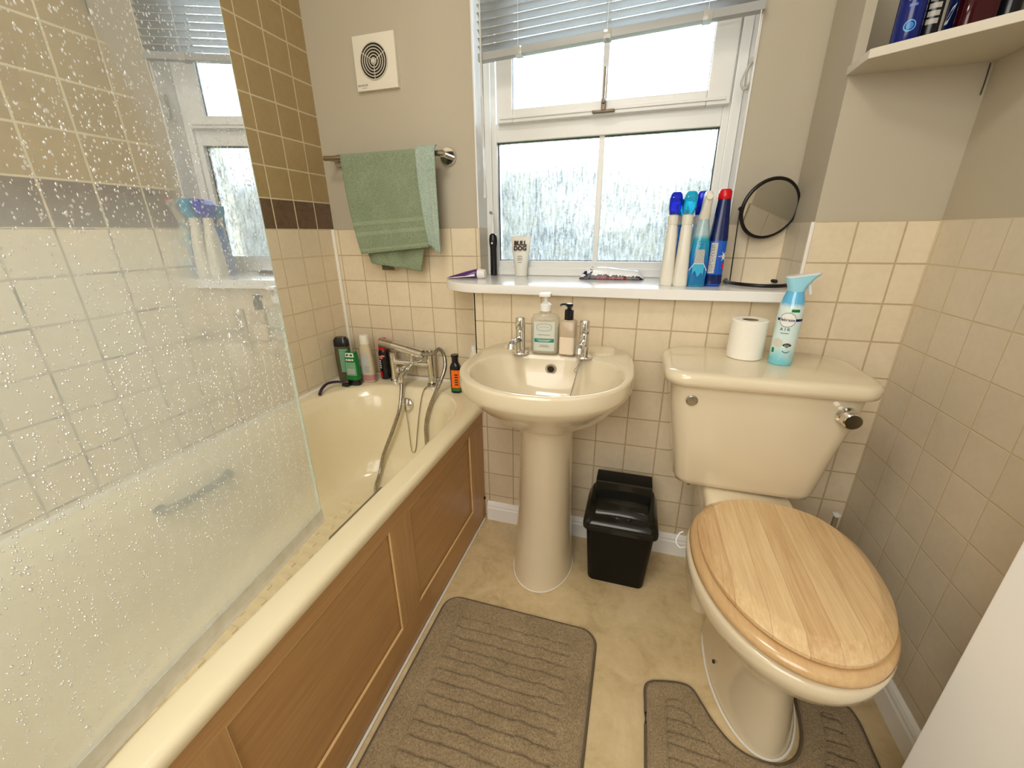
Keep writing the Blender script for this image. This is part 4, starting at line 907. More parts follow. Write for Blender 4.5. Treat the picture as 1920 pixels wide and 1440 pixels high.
# toilet roll
p = thing('toilet_roll', 'white toilet paper roll standing on the cistern lid', 'toilet roll', (1.495, -0.315, 0.7775))
MB().lathe([(0.019, 0.001), (0.040, 0.0), (0.0425, 0.002), (0.0425, 0.098), (0.040, 0.100), (0.019, 0.0995), (0.019, 0.001)], 40, cap0=False, cap1=False).build('paper', pbr('tissue_paper', (0.84, 0.81, 0.73), 0.9, var=0.02, bmp=0.15, bscale=300), p)
MB().lathe([(0.0188, 0.002), (0.0188, 0.0985), (0.0178, 0.0985), (0.0178, 0.002), (0.0188, 0.002)], 28, cap0=False, cap1=False).build('card_tube', pbr('brown_card', (0.20, 0.12, 0.06), 0.9), p)
# air freshener
p = thing('air_freshener', 'pale blue and white air freshener spray can with trigger top on the cistern lid', 'air freshener', (1.569, -0.352, 0.7775), 0.0)
pf = [(0, 0.0245, 0.0245, 2), (0.003, 0.0265, 0.0265, 2), (0.07, 0.0270, 0.0270, 2), (0.13, 0.0268, 0.0268, 2), (0.150, 0.025, 0.025, 2), (0.168, 0.0205, 0.0205, 2), (0.178, 0.0175, 0.0175, 2)]
def af_mat():
    m, nt, b = new_mat('sky_print_can'); v = coords(nt); sp = node(nt, 'ShaderNodeSeparateXYZ'); nt.links.new(v, sp.inputs[0])
    n = math_(nt, 'MULTIPLY', math_(nt, 'SUBTRACT', noise(nt, v, 30, 4), 0.5), 0.05)
    z = math_(nt, 'DIVIDE', math_(nt, 'ADD', sp.outputs[2], n), 0.18)
    nt.links.new(ramp(nt, z, [(0.06, srgb(120, 205, 225)), (0.26, srgb(214, 232, 228)), (0.55, srgb(205, 228, 230)), (0.78, srgb(216, 232, 232)), (0.86, srgb(96, 180, 224))]), b.inputs['Base Color'])
    setin(b, 'Roughness', 0.15); setin(b, 'Coat Weight', 0.5); return m
body('can', pf, af_mat(), p)
AF = FR-0.15
patch('navy_stripe', pf, 0.110, 0.116, AF-1.15, AF+1.15, C_['navy'], p, 0.0004)
disc_patch('white_roundel', pf, AF-0.25, 0.113, 0.0165, C_['white'], p, 0.0007); disc_patch('roundel_ring', pf, AF-0.25, 0.113, 0.0172, C_['ink'], p, 0.0009, 0.0163)
wrap_text('lettering', pf, 'febreze', 0.0098, AF-0.25, 0.113, C_['navy'], p, 0.0012, bold=0.0001)
wrap_text('lettering', pf, 'A I R', 0.010, AF-0.30, 0.090, C_['ink'], p, 0.0008); patch('small_print', pf, 0.080, 0.0812, AF-0.6, AF+0.05, C_['ink'], p)
patch('green_tag', pf, 0.132, 0.1385, AF-0.1, AF+0.55, C_['green'], p); disc_patch('oval_emblem', pf, AF+0.12, 0.046, 0.011, C_['ink'], p, 0.0008, 0.0, 1.0, 0.15*PI, 0.85*PI)
disc_patch('oval_emblem_base', pf, AF+0.12, 0.043, 0.010, C_['ink'], p, 0.0008, 0.0085, 1.0, 1.2*PI, 1.8*PI)
wrap_text('lettering', pf, 'OC', 0.007, AF+0.12, 0.051, C_['label'], p, 0.0012)
disc_patch('cotton_flower', pf, AF-0.65, 0.056, 0.011, plain('cotton_print', (0.62, 0.60, 0.52)), p, 0.0007); patch('leaf_print', pf, 0.030, 0.042, AF-1.1, AF-0.85, C_['green'], p)
hdm = plain('sky_blue_plastic', srgb(150, 208, 228), 0.3)
sr = []
for z, x0, x1, w in ((0.178, -0.017, 0.018, 0.017), (0.190, -0.018, 0.022, 0.0165), (0.204, -0.024, 0.034, 0.0155), (0.212, -0.026, 0.044, 0.0150)):
    sr.append([Vector((q.x, q.y, q.z+(q.x+0.0)*0.16*(1 if z > 0.18 else 0))) for q in rrect((x0+x1)/2, 0, (x1-x0)/2, w, w*0.8, 40, z)])
MB().loft(sr).build('spray_head', hdm, p, auto=50)
MB().loft([[Vector((q.x, q.y, q.z+q.x*0.16)) for q in rrect(0.009, 0, 0.0345, 0.0145, 0.0115, 40, z)] for z in (0.2122, 0.2150)]).build('head_top', C_['white'], p)
MB().tube([(0.021, 0, 0.205), (0.026, 0, 0.190), (0.031, 0, 0.172)], 0.005, 10, 5, rfun=lambda t_: 0.0058-0.002*t_).build('trigger', C_['white'], p)
# toilet brush
p = thing('toilet_brush', 'toilet brush standing behind the toilet near the tiled corner, only its handle showing', 'toilet brush', (1.806, -0.318, 0))
MB().lathe([(0, 0), (0.042, 0), (0.045, 0.004), (0.040, 0.12), (0.030, 0.124), (0.012, 0.128), (0, 0.128)], 28).build('holder', C_['cream'], p)
MB().cyl((0, 0, 0.125), (0, 0, 0.335), 0.0065).build('handle', plain('taupe_plastic', (0.30, 0.24, 0.17)), p)
MB().lathe([(0, 0.334), (0.0105, 0.335), (0.0105, 0.341), (0, 0.344)], 20).build('handle_cap', C_['white'], p)
# small white stud lying on the floor under the bowl
tagp(MB().lathe([(0, 0), (0.006, 0.0005), (0.007, 0.006), (0.005, 0.011), (0, 0.0125)], 16, (1.748, -0.640, 0.0)).build('plastic_cap', C_['white']), 'tiny white plastic cap on the floor beside the toilet mat', 'cap')

# ================================================================== BIN
p = thing('waste_bin', 'black plastic swing-lid waste bin between the basin pedestal and the toilet', 'bin', (1.226, -0.338, 0), 0.0)
bm_ = [rrect(0, 0, 0.088, 0.066, 0.018, 48, 0.0), rrect(0, 0, 0.090, 0.068, 0.020, 48, 0.004), rrect(0, 0, 0.104, 0.082, 0.022, 48, 0.225), rrect(0, 0, 0.105, 0.083, 0.022, 48, 0.228)]
MB().loft(bm_).build('bin_body', M_['black'], p, auto=40)
def slope(r, a, b_): return [Vector((q.x, q.y, q.z+a*(q.y+0.09)+b_)) for q in r]
cl_ = [rrect(0, 0, 0.107, 0.085, 0.022, 48, 0.215), rrect(0, 0, 0.114, 0.092, 0.025, 48, 0.218), slope(rrect(0, 0, 0.114, 0.092, 0.025, 48, 0.232), 0.0, 0), slope(rrect(0, 0, 0.109, 0.088, 0.024, 48, 0.243), 0.10, 0), slope(rrect(0, 0.002, 0.098, 0.078, 0.022, 48, 0.250), 0.22, 0)]
MB().loft(cl_).build('lid_collar', M_['black_gloss'], p, auto=40)
# flap: dome sloping forward, with a finger notch, and upright back plate
fl_ = []
for y, z in ((-0.062, 0.258), (-0.055, 0.270), (-0.035, 0.282), (-0.005, 0.290), (0.020, 0.294)):
    fl_.append([Vector((x, y, z-0.004*(x/0.08)**2)) for x in np.linspace(-0.078, 0.078, 12)])
fv = [q for r in fl_ for q in r]; ff = [[i*12+j, i*12+j+1, (i+1)*12+j+1, (i+1)*12+j] for i in range(4) for j in range(11)]
nV = len(fv); fv2 = fv+[Vector((q.x, q.y, 0.250)) for q in fv]
ff2 = ff+[[a+nV for a in f[::-1]] for f in ff]
bd = [j for j in range(12)]+[i*12+11 for i in range(1, 5)]+[4*12+j for j in range(10, -1, -1)]+[i*12 for i in range(3, 0, -1)]
ff2 += [[bd[k], bd[(k+1) % len(bd)], bd[(k+1) % len(bd)]+nV, bd[k]+nV] for k in range(len(bd))]
MB().add(fv2, ff2).build('flap', M_['black_gloss'], p, auto=40)
MB().box((-0.088, 0.020, 0.250), (0.088, 0.090, 0.330), 0.004, T(0, 0, 0)).build('back_housing', M_['black'], p, auto=30)
MB().box((-0.0875, 0.012, 0.262), (0.0875, 0.022, 0.331), 0.003).build('back_plate', M_['black_gloss'], p, auto=30)
MB().lathe([(0, 0), (0.034, 0.0), (0.037, 0.004), (0.030, 0.009), (0, 0.010)], 28, (0.004, -0.056, 0.254), Matrix.Diagonal((1, 0.35, 1, 1))).build('finger_grip', M_['black_gloss'], p)

# ================================================================== MATS
def rug(name, label, poly, groove, th_, cell, bbox, mat, edge=True):
    x0, y0, x1, y1 = bbox; P = np.array(poly); nxt = np.roll(P, -1, 0)
    nx, ny = int((x1-x0)/cell)+1, int((y1-y0)/cell)+1
    X, Y = np.meshgrid(np.linspace(x0, x1, nx), np.linspace(y0, y1, ny), indexing='ij'); Q = np.stack([X.ravel(), Y.ravel()], 1)
    ins = np.zeros(len(Q), bool); best = np.full(len(Q), 1e9); near = Q.copy()
    for a, b_ in zip(P, nxt):
        c_ = ((a[1] > Q[:, 1]) != (b_[1] > Q[:, 1])); 
        with np.errstate(divide='ignore', invalid='ignore'):
            xi = (b_[0]-a[0])*(Q[:, 1]-a[1])/(b_[1]-a[1])+a[0]
        ins ^= (c_ & (Q[:, 0] < xi))
        d_ = b_-a; t_ = np.clip(((Q-a)@d_)/(d_@d_), 0, 1); pr_ = a+t_[:, None]*d_; di = np.hypot(*(Q-pr_).T)
        m_ = di < best; best[m_] = di[m_]; near[m_] = pr_[m_]
    rs = np.random.RandomState(3)
    Zh = th_*np.clip(best/0.010, 0, 1)**0.5
    g = groove(Q[:, 0], Q[:, 1], best); Zh = Zh-g+rs.rand(len(Q))*0.0022
    Zh[~ins] = 0.0015; pos = Q.copy(); pos[~ins] = near[~ins]
    ids = -np.ones(len(Q), int); v = []; f = []; I = ins.reshape(nx, ny)
    for i in range(nx-1):
        for j in range(ny-1):
            if I[i, j] or I[i+1, j] or I[i+1, j+1] or I[i, j+1]:
                q = [i*ny+j, (i+1)*ny+j, (i+1)*ny+j+1, i*ny+j+1]
                for k in q:
                    if ids[k] < 0: ids[k] = len(v); v.append((pos[k, 0], pos[k, 1], max(0.0012, Zh[k])))
                f.append([int(ids[k]) for k in q])
    t_ = thing(name, label, 'mat', (0, 0, 0))
    link('pile', mesh_of('pile', v, f, True), mat, t_, auto=0)
    MB().tube([(a[0], a[1], 0.0042) for a in poly], 0.0042, 6, 1, closed=True).build('bound_edge', pbr('taupe_binding', srgb(98, 84, 66), 0.9), t_)
    return t_
def rpoly(x0, y0, x1, y1, r, n=8):
    out = []
    for cx, cy, a0 in ((x1-r, y1-r, 0), (x0+r, y1-r, PI/2), (x0+r, y0+r, PI), (x1-r, y0+r, 1.5*PI)):
        out += [(cx+r*math.cos(a0+PI/2*i/n), cy+r*math.sin(a0+PI/2*i/n)) for i in range(n+1)]
    return out
def gr1(x, y, d):
    xx = x-0.728; inner = (x > 0.790) & (x < 1.125) & (y < -0.668)
    wob = 0.0015*np.sin(x*40)+0.001*np.sin(x*97+y*30)
    s_ = np.abs(((y+wob+0.668)/0.0315+0.5) % 1-0.5)*0.0315
    g = np.where(inner & (s_ < 0.0030), 0.0095, 0.0)
    alt = inner & ((x < 0.7925) | (x > 1.1225)); return np.where(alt, 0.006, g)
rug('bath_mat', 'large taupe rectangular bath mat with ribbed centre beside the bath panel', rpoly(0.722, -1.40, 1.188, -0.603, 0.045), gr1, 0.016, 0.0035, (0.718, -1.404, 1.192, -0.599), M_['mat'])
def smooth_poly(P, sub=6):
    out = []; m = len(P); P = [Vector((a, b_, 0)) for a, b_ in P]
    for i in range(m):
        p0, p1, p2, p3 = P[i-1], P[i], P[(i+1) % m], P[(i+2) % m]
        for k in range(sub):
            t_ = k/sub; q = 0.5*((2*p1)+(p2-p0)*t_+(2*p0-5*p1+4*p2-p3)*t_*t_+(3*p1-p0-3*p2+p3)*t_**3); out.append((q.x, q.y))
    return out
def tmat_poly():
    return smooth_poly([(1.322, -0.78), (1.322, -0.722), (1.334, -0.703), (1.356, -0.695), (1.400, -0.686), (1.432, -0.690), (1.452, -0.720), (1.474, -0.757), (1.507, -0.793), (1.547, -0.809), (1.597, -0.807), (1.637, -0.782), (1.661, -0.740), (1.672, -0.690), (1.678, -0.640), (1.700, -0.622), (1.745, -0.620), (1.785, -0.628), (1.800, -0.655), (1.802, -0.72), (1.803, -0.95), (1.800, -1.13), (1.785, -1.165), (1.75, -1.175), (1.40, -1.175), (1.345, -1.170), (1.324, -1.14), (1.322, -0.95)], 5)
def gr2(x, y, d):
    inner = d > 0.045
    s_ = np.abs(((y+0.0015*np.sin(x*40)+0.7)/0.027+0.5) % 1-0.5)*0.027
    g = np.where(inner & (s_ < 0.0026), 0.009, 0.0); return np.where((d > 0.044) & (d < 0.0475), 0.006, g)
rug('toilet_mat', 'taupe ribbed contour mat fitted around the toilet foot', tmat_poly(), gr2, 0.014, 0.0035, (1.316, -1.182, 1.81, -0.612), M_['mat'])

# ================================================================== TOWEL + RAIL + FAN
p = thing('towel_rail', 'slim chrome towel rail fixed to the wall left of the window', 'towel rail', (0, 0, 0))
MB().cyl((0.066, -0.068, 1.353), (0.548, -0.068, 1.345), 0.0085).build('bar', M_['chrome_dull'], p)
MB().cyl((0.530, 0.004, 1.345), (0.530, -0.006, 1.345), 0.030, 0.028).cyl((0.530, -0.004, 1.345), (0.530, -0.068, 1.345), 0.010).build('wall_bracket', M_['chrome'], p)
MB().cyl((0.080, 0.004, 1.353), (0.080, -0.006, 1.353), 0.022).cyl((0.080, -0.004, 1.353), (0.080, -0.068, 1.353), 0.008).build('wall_bracket', M_['chrome_dull'], p)
def towel():
    t_ = thing('hand_towel', 'sage green terry hand towel hung over the chrome rail', 'towel', (0, 0, 0))
    rb = 0.0125; zc = 1.348
    def sheet(u0t, u1t, u0b, u1b, zb0, zb1, side, nu=60, nv=80, layer=0.0, fold=None):
        """side -1 = front fall, +1 = back fall; corner arc over the bar included on the front"""
        v = []
        for i in range(nv+1):
            s_ = i/nv
            for j in range(nu+1):
                w = j/nu
                if s_ < 0.10:
                    a = (s_/0.10)*PI/2; yy = -0.068+side*(-1)*-1*0; ang = PI/2-a
                    y = -0.068+side*(rb+layer)*math.cos(ang); z = zc+(rb+layer)*math.sin(ang); k = 0
                else:
                    k = (s_-0.10)/0.90; zbm = zb0+(zb1-zb0)*w
                    y = -0.068+side*(rb+layer)*(1-0.35*k); z = zc-(zc-zbm)*k
                ke = k**1.9 if w < 0.5 else k; ke = ke*(1-w)+k*w; x = (u0t+(u1t-u0t)*w)*(1-ke)+(u0b+(u1b-u0b)*w)*ke
                y += side*(0.004*math.sin(w*9+k*2)*k+0.003*math.sin(w*21+1)*k) + side*0.004*k
                if side > 0: y = min(y, -0.008)
                v.append((x, y, z))
        f = [[i*(nu+1)+j, i*(nu+1)+j+1, (i+1)*(nu+1)+j+1, (i+1)*(nu+1)+j] for i in range(nv) for j in range(nu)]
        return v, f
    def solid(name, vf, mat):
        me = mesh_of(name, vf[0], vf[1]); o = link(name, me, mat, t_, auto=0)
        md = o.modifiers.new('s', 'SOLIDIFY'); md.thickness = 0.0045; md.offset = 0; return o
    v, f = sheet(0.146, 0.505, 0.186, 0.468, 1.020, 1.045, -1)
    front = solid('front_fall', (v, f), M_['towel'])
    # woven bands
    for (k0, k1) in ((0.665, 0.70), (0.775, 0.81), (0.955, 0.985)):
        i0, i1 = int((0.1+0.9*k0)*80), max(int((0.1+0.9*k0)*80)+1, int((0.1+0.9*k1)*80)); nu = 60
        bv = [Vector(v[i*(nu+1)+j])+Vector((0, -0.0030, 0)) for i in range(i0, i1+1) for j in range(nu+1)]
        bf = [[i*(nu+1)+j, i*(nu+1)+j+1, (i+1)*(nu+1)+j+1, (i+1)*(nu+1)+j] for i in range(i1-i0) for j in range(nu)]
        MB().add(bv, bf).build('woven_band', M_['towel_light'], t_)
    # folded side strip on the right, and the back fall showing below
    solid('side_fold', sheet(0.450, 0.522, 0.478, 0.516, 1.052, 1.022, -1, 16, 60, 0.008), M_['towel_pale'])
    solid('back_fall', sheet(0.146, 0.508, 0.200, 0.420, 0.985, 0.958, 1), M_['towel'])
    cv = MB().box((0.243, -0.048, 0.959), (0.296, -0.045, 0.978), 0.001, T(0,0,0))
    cv.build('care_tag', pbr('dark_olive_tag', (0.09, 0.08, 0.04), 0.8), t_)
towel()
p = thing('extractor_fan', 'white square extractor fan with round grille high on the wall', 'fan', (0, 0, 0))
MB().box((0.202, -0.0090, 1.562), (0.364, 0.008, 1.720), 0.003).build('housing', pbr('aged_white_plastic', srgb(226, 220, 204), 0.35, var=0.03), p, auto=40)
fc = (0.280, -0.0095, 1.643)
MB().cyl((fc[0], -0.0088, fc[2]), (fc[0], -0.0098, fc[2]), 0.052, n=40).build('grille_recess', M_['dark_hole'], p)
gl_ = MB()
for k in range(6):
    r_ = 0.008+0.0085*k+0.0015
    gl_.tube([(fc[0]+r_*math.cos(a), -0.0118, fc[2]+r_*math.sin(a)) for a in np.linspace(0, 2*PI, 40, endpoint=False)], 0.0017, 6, 1, closed=True)
gl_.cyl((fc[0], -0.0085, fc[2]), (fc[0], -0.0150, fc[2]), 0.007, n=20)
for a in range(3): gl_.tube([(fc[0], -0.0108, fc[2]), (fc[0]+0.052*math.cos(a*2.09+0.5), -0.0108, fc[2]+0.052*math.sin(a*2.09+0.5))], 0.0013, 6, 1)
gl_.build('grille', pbr('yellowed_grille', (0.62, 0.58, 0.48), 0.4), p)
flat_text('lettering', 'MANROSE', 0.0085, T(0.226, -0.0092, 1.578) @ RX(PI/2), C_['grey'], p, bold=0.0002)
MB().box((0.222, -0.0093, 1.5695), (0.240, -0.0085, 1.5710)).build('small_print', C_['grey'], p, smooth=False)

# ================================================================== SHELF IN THE PIER
p = struct(MB().prism([(1.620, -0.194), (1.620, -0.296), (1.886, -0.468), (1.886, -0.194)], 1.420, 1.437, 0.0015).box((1.648, -0.195, 1.420), (1.886, -0.03, 1.437)).build('trim_7', M_['shelf'], smooth=False))
zS = 1.4375
def canp(name, label, x, y, prof, mat, capprof=None, capmat=None, rot=0.0):
    q = thing(name, label, 'can' if 'can' in name else 'bottle', (x, y, zS), rot, 'toiletries on the alcove shelf')
    body('body', prof, mat, q)
    if capprof: body('cap', capprof, capmat, q)
    return q
cp = lambda r, h: [(0, r-0.002, r-0.002, 2), (0.003, r, r, 2), (h, r, r, 2), (h+0.01, r*0.8, r*0.8, 2)]
nv = plain('deep_blue_foil', srgb(20, 34, 110), 0.15)
pf = cp(0.0235, 0.150)
q = canp('deodorant_can', 'dark blue spray can standing at the left end of the alcove shelf', 1.694, -0.245, pf, nv, [(0, 0.0245, 0.0245, 2), (0.012, 0.0245, 0.0245, 2)], C_['blk'])
wrap_text('lettering', pf, 'CO', 0.017, FR-0.3, 0.088, C_['label'], q, vert=False, bold=0.0004); patch('small_print', pf, 0.072, 0.0765, FR-0.6, FR-0.05, plain('pale_blue_ink', srgb(90, 120, 200)), q)
disc_patch('blue_roundel', pf, FR-0.25, 0.040, 0.010, plain('light_blue_ink', srgb(90, 170, 220)), q, 0.0006, 0.0078); disc_patch('blue_roundel', pf, FR-0.25, 0.040, 0.006, plain('mid_blue_ink', srgb(60, 130, 210)), q, 0.0006, 0.0)
pf = cp(0.0225, 0.150)
q = canp('striped_body_spray_can', 'black body spray can with slanted grey stripes on the alcove shelf', 1.741, -0.222, pf, C_['blk'])
for k in range(5): patch('slanted_stripe', pf, 0.046+0.013*k, 0.055+0.013*k, FR-0.75, FR+0.1, plain('silver_ink', (0.42, 0.40, 0.36), 0.3), q)
patch('side_stripe', pf, 0.01, 0.15, FR+0.35, FR+0.7, bpy.data.materials['silver_ink'], q)
pf = cp(0.021, 0.150)
q = canp('navy_body_spray_can', 'navy body spray can with a white flash behind the maroon bottle', 1.776, -0.190, pf, C_['navy'])
MB().add([surf(pf, FR-0.3, 0.050, 0.0006), surf(pf, FR-0.05, 0.052, 0.0006), surf(pf, FR+0.35, 0.088, 0.0006), surf(pf, FR+0.05, 0.080, 0.0006)], [[0, 1, 2, 3]]).build('white_flash', C_['label'], q)
pf = [(0, 0.026, 0.018, 4), (0.004, 0.028, 0.020, 4), (0.085, 0.028, 0.020, 4), (0.092, 0.024, 0.017, 3), (0.10, 0.012, 0.012, 2)]
q = canp('aftershave_bottle', 'dark maroon glass bottle with clear base near the middle of the alcove shelf', 1.800, -0.252, pf, plain('maroon_glass', srgb(58, 8, 16), 0.08), [(0.10, 0.012, 0.012, 2), (0.13, 0.012, 0.012, 2)], C_['blk'])
patch('clear_base', pf, 0.002, 0.018, -PI, PI, plain('smoky_clear_glass', (0.22, 0.16, 0.12), 0.05), q, 0.0004, 3, 40)
pf = [(0, 0.017, 0.017, 2), (0.003, 0.019, 0.019, 2), (0.12, 0.019, 0.019, 2), (0.125, 0.016, 0.016, 2)]
q = canp('roll_on_bottle', 'black round bottle at the right end of the alcove shelf against the wall', 1.857, -0.235, pf, C_['blk'])
wall_crack = MB().tube([(XR-0.003, -0.199, 1.417), (XR-0.0025, -0.200, 1.385), (XR-0.003, -0.200, 1.36)], 0.0012, 5, 3)
struct(wall_crack.build('trim_8', M_['dark_hole']))

# ================================================================== ON THE SILL
zW = 0.9375
p = thing('toothpaste_tube', 'white and purple toothpaste tube lying on the rounded end of the sill', 'toothpaste', (0.612, -0.075, zW), 0.06)
tr_ = []
for x, w, h in ((-0.070, 0.026, 0.0015), (-0.060, 0.0255, 0.004), (0.0, 0.023, 0.0125), (0.035, 0.0195, 0.0165), (0.042, 0.016, 0.0165)):
    tr_.append([Vector((x, w*math.cos(a), h+h*math.sin(a)+0.0004)) for a in np.linspace(0, 2*PI, 24, endpoint=False)])
MB().loft(tr_).build('tube_body', plain('purple_foil', srgb(84, 40, 112), 0.25), p)
MB().add([Vector((x, w*math.cos(a), h+h*math.sin(a)-0.0)) for x, w, h in ((-0.068, 0.0222, 0.0014), (0.0, 0.0193, 0.0098), (0.030, 0.0173, 0.0132)) for a in np.linspace(-1.5, -0.1, 8)] if False else [Vector(v) for v in ((-0.066, -0.0262, 0.0022), (0.036, -0.0203, 0.0100), (0.036, -0.0200, 0.0170), (-0.066, -0.0262, 0.0034))], [[0, 1, 2, 3]]).build('white_side', C_['label'], p)
MB().cyl((0.042, 0, 0.0172), (0.070, 0, 0.0172), 0.0168, 0.0150).build('cap', C_['white'], p)
p = thing('electric_toothbrush', 'black handled electric toothbrush standing upright by the left window reveal', 'toothbrush', (0.672, 0.052, zW))
MB().lathe([(0, 0), (0.0125, 0.0), (0.013, 0.004), (0.0125, 0.06), (0.0125, 0.10), (0.0150, 0.118), (0.0155, 0.130), (0.0135, 0.146), (0.007, 0.152), (0, 0.152)], 24).build('handle', C_['blk'], p)
MB().lathe([(0, 0.151), (0.006, 0.152), (0.0045, 0.170), (0.0035, 0.210), (0.0035, 0.222), (0, 0.223)], 16).cyl((0, 0.002, 0.222), (-0.002, -0.006, 0.224), 0.0062, n=16).build('brush_stem', C_['white'], p)
MB().cyl((-0.002, -0.006, 0.224), (-0.004, -0.014, 0.224), 0.0055, n=14).build('bristles', C_['grey'], p)
MB().cyl((0, -0.0138, 0.118), (0, -0.0162, 0.118), 0.0036, n=14).build('button', C_['white'], p)
p = thing('face_cream_tube', 'white cap-down cream tube with bold black lettering standing on the sill', 'tube', (0.779, 0.058, zW), 0.0)
tv = []
for z, w, d_ in ((0, 0.0225, 0.016), (0.003, 0.0235, 0.0165), (0.026, 0.0235, 0.0165), (0.028, 0.025, 0.0165), (0.08, 0.032, 0.012), (0.125, 0.037, 0.004), (0.142, 0.038, 0.0014)):
    tv.append(sup(0, 0, w, d_, 2.0, 32, z))
MB().loft(tv).build('tube_body', plain('milky_white_tube', (0.78, 0.78, 0.72), 0.35), p)
tz = T(0, -0.0092, 0.112) @ RX(PI/2-0.17)
flat_text('lettering', 'BULL\nDOG', 0.0215, T(0, -0.0112, 0.108) @ RX(PI/2-0.20), plain('dark_brown_ink', srgb(50, 25, 20)), p, bold=0.0011, sx=1.0)
for k, (w, z) in enumerate(((0.018, 0.071), (0.020, 0.064), (0.020, 0.058), (0.016, 0.050))):
    MB().box((-w/2, -0.0150-(0.071-z)*0.1, z), (w/2, -0.0142-(0.071-z)*0.1, z+0.0016)).build('small_print', C_['grey'], p, smooth=False)
# pack of wipes: crumpled foil pouch
p = thing('wipes_packet', 'crumpled white and dark red wet wipes packet lying flat on the sill', 'packet', (1.118, 0.020, zW), 0.04)
nx, ny = 40, 14; v = []; f = []
rs = np.random.RandomState(5)
for i in range(nx+1):
    for j in range(ny+1):
        u = i/nx; w = j/ny; x = -0.108+0.216*u; y = -0.040+0.080*w
        e = min(u/0.16, (1-u)/0.10, 1)*min(w/0.2, (1-w)/0.2, 1)
        h = 0.003+0.034*max(0, e)**0.6*(0.85+0.15*math.sin(u*5))+(0.005*rs.rand() if u < 0.22 else 0.0022*rs.rand())*min(1, e*2)
        y += 0.004*rs.rand()*(1-e); v.append((x, y, h))
for i in range(nx):
    for j in range(ny): f.append([i*(ny+1)+j, (i+1)*(ny+1)+j, (i+1)*(ny+1)+j+1, i*(ny+1)+j+1])
nv_ = len(v); v2 = v+[(a[0], a[1], 0.0008) for a in v]; f2 = f+[[k+nv_ for k in q[::-1]] for q in f]
bd = [j for j in range(ny+1)]+[i*(ny+1)+ny for i in range(1, nx+1)]+[nx*(ny+1)+j for j in range(ny-1, -1, -1)]+[i*(ny+1) for i in range(nx-1, 0, -1)]
f2 += [[bd[k], bd[(k+1) % len(bd)], bd[(k+1) % len(bd)]+nv_, bd[k]+nv_] for k in range(len(bd))]
def wipes_mat():
    m, nt, b = new_mat('printed_pouch'); vv = coords(nt); sp = node(nt, 'ShaderNodeSeparateXYZ'); nt.links.new(vv, sp.inputs[0])
    c0 = mixc(nt, math_(nt, 'LESS_THAN', sp.outputs[1], -0.0345), (0.80, 0.82, 0.85), srgb(36, 20, 32))
    fr2 = math_(nt, 'MULTIPLY', math_(nt, 'LESS_THAN', sp.outputs[1], -0.036), math_(nt, 'MULTIPLY', math_(nt, 'GREATER_THAN', sp.outputs[0], -0.05), math_(nt, 'LESS_THAN', sp.outputs[0], 0.06)))
    c1 = mixc(nt, fr2, c0, srgb(120, 20, 34))
    n = noise(nt, vv, 90, 3); fl = math_(nt, 'MULTIPLY', math_(nt, 'LESS_THAN', sp.outputs[0], -0.062), math_(nt, 'GREATER_THAN', n, 0.5))
    nt.links.new(mixc(nt, fl, c1, srgb(22, 26, 60)), b.inputs['Base Color']); setin(b, 'Roughness', 0.25); return m
MB().add(v2, f2).build('pouch', wipes_mat(), p, auto=50)

# spray cleaners
def spray(label, x, y, bodycol, trigcol, neckcol, h=0.255, w=0.020, d_=0.034, rot=0.0, name='spray_cleaner'):
    q = thing(name, label, 'bottle', (x, y, zW), rot, 'cleaning bottles on the sill')
    prof = [(0, w-0.002, d_-0.002, 3.5), (0.004, w, d_, 3.5), (0.016, w, d_, 3.5), (0.06, w*0.93, d_*0.95, 3.2), (0.125, w*0.80, d_*0.82, 2.8), (0.160, w*0.74, d_*0.55, 2.4), (0.172, 0.0135, 0.0135, 2)]
    body('body', prof, bodycol, q)
    MB().lathe([(0, 0.170), (0.0150, 0.172), (0.0155, 0.195), (0.012, 0.200), (0, 0.2)], 20).build('neck', neckcol, q)
    s_ = h/0.255
    hd_ = [rrect(0, 0.004, 0.0130, 0.018, 0.008, 32, 0.199), rrect(0, 0.002, 0.0165, 0.034, 0.009, 32, 0.215), rrect(0, -0.002, 0.0168, 0.040, 0.010, 32, 0.240), rrect(0, -0.002, 0.0150, 0.037, 0.010, 32, h-0.006), rrect(0, -0.002, 0.0110, 0.030, 0.009, 32, h)]
    MB().loft(hd_).build('spray_head', trigcol, q)
    MB().tube([(0, 0.034, 0.225), (0, 0.040, 0.205), (0, 0.036, 0.18)], 0.004, 8, 5).build('trigger', trigcol, q)
    return q, prof
bb = pbr('blue_translucent_plastic', srgb(14, 40, 220), 0.15, trans=0.3); cc = pbr('cyan_translucent_plastic', srgb(20, 180, 230), 0.15, trans=0.3)
spray('cream spray cleaner with deep blue head, nearest the wipes packet on the sill', 1.291, -0.125, C_['cream'], bb, C_['cream'], 0.256, 0.0205, 0.030)
spray('cream spray cleaner with cyan spray head on the sill, next to the clear blue bottle', 1.3285, -0.140, C_['cream'], cc, C_['cream'], 0.256, 0.0205, 0.030)
spray('bright blue spray cleaner standing behind the two cream spray bottles', 1.314, -0.052, pbr('bright_blue_liquid', srgb(10, 130, 240), 0.15, trans=0.3), cc, C_['white'], 0.243, 0.0205, 0.028)
q, _ = spray('white spray cleaner with a blue and yellow head behind the clear blue bottle', 1.368, -0.052, plain('pale_blue_plastic', srgb(190, 220, 235)), C_['blue'], C_['white'], 0.262, 0.021, 0.028)
MB().box((0.006, -0.044, 0.222), (0.019, 0.020, 0.258), 0.004).build('yellow_side', C_['yellow'], q)
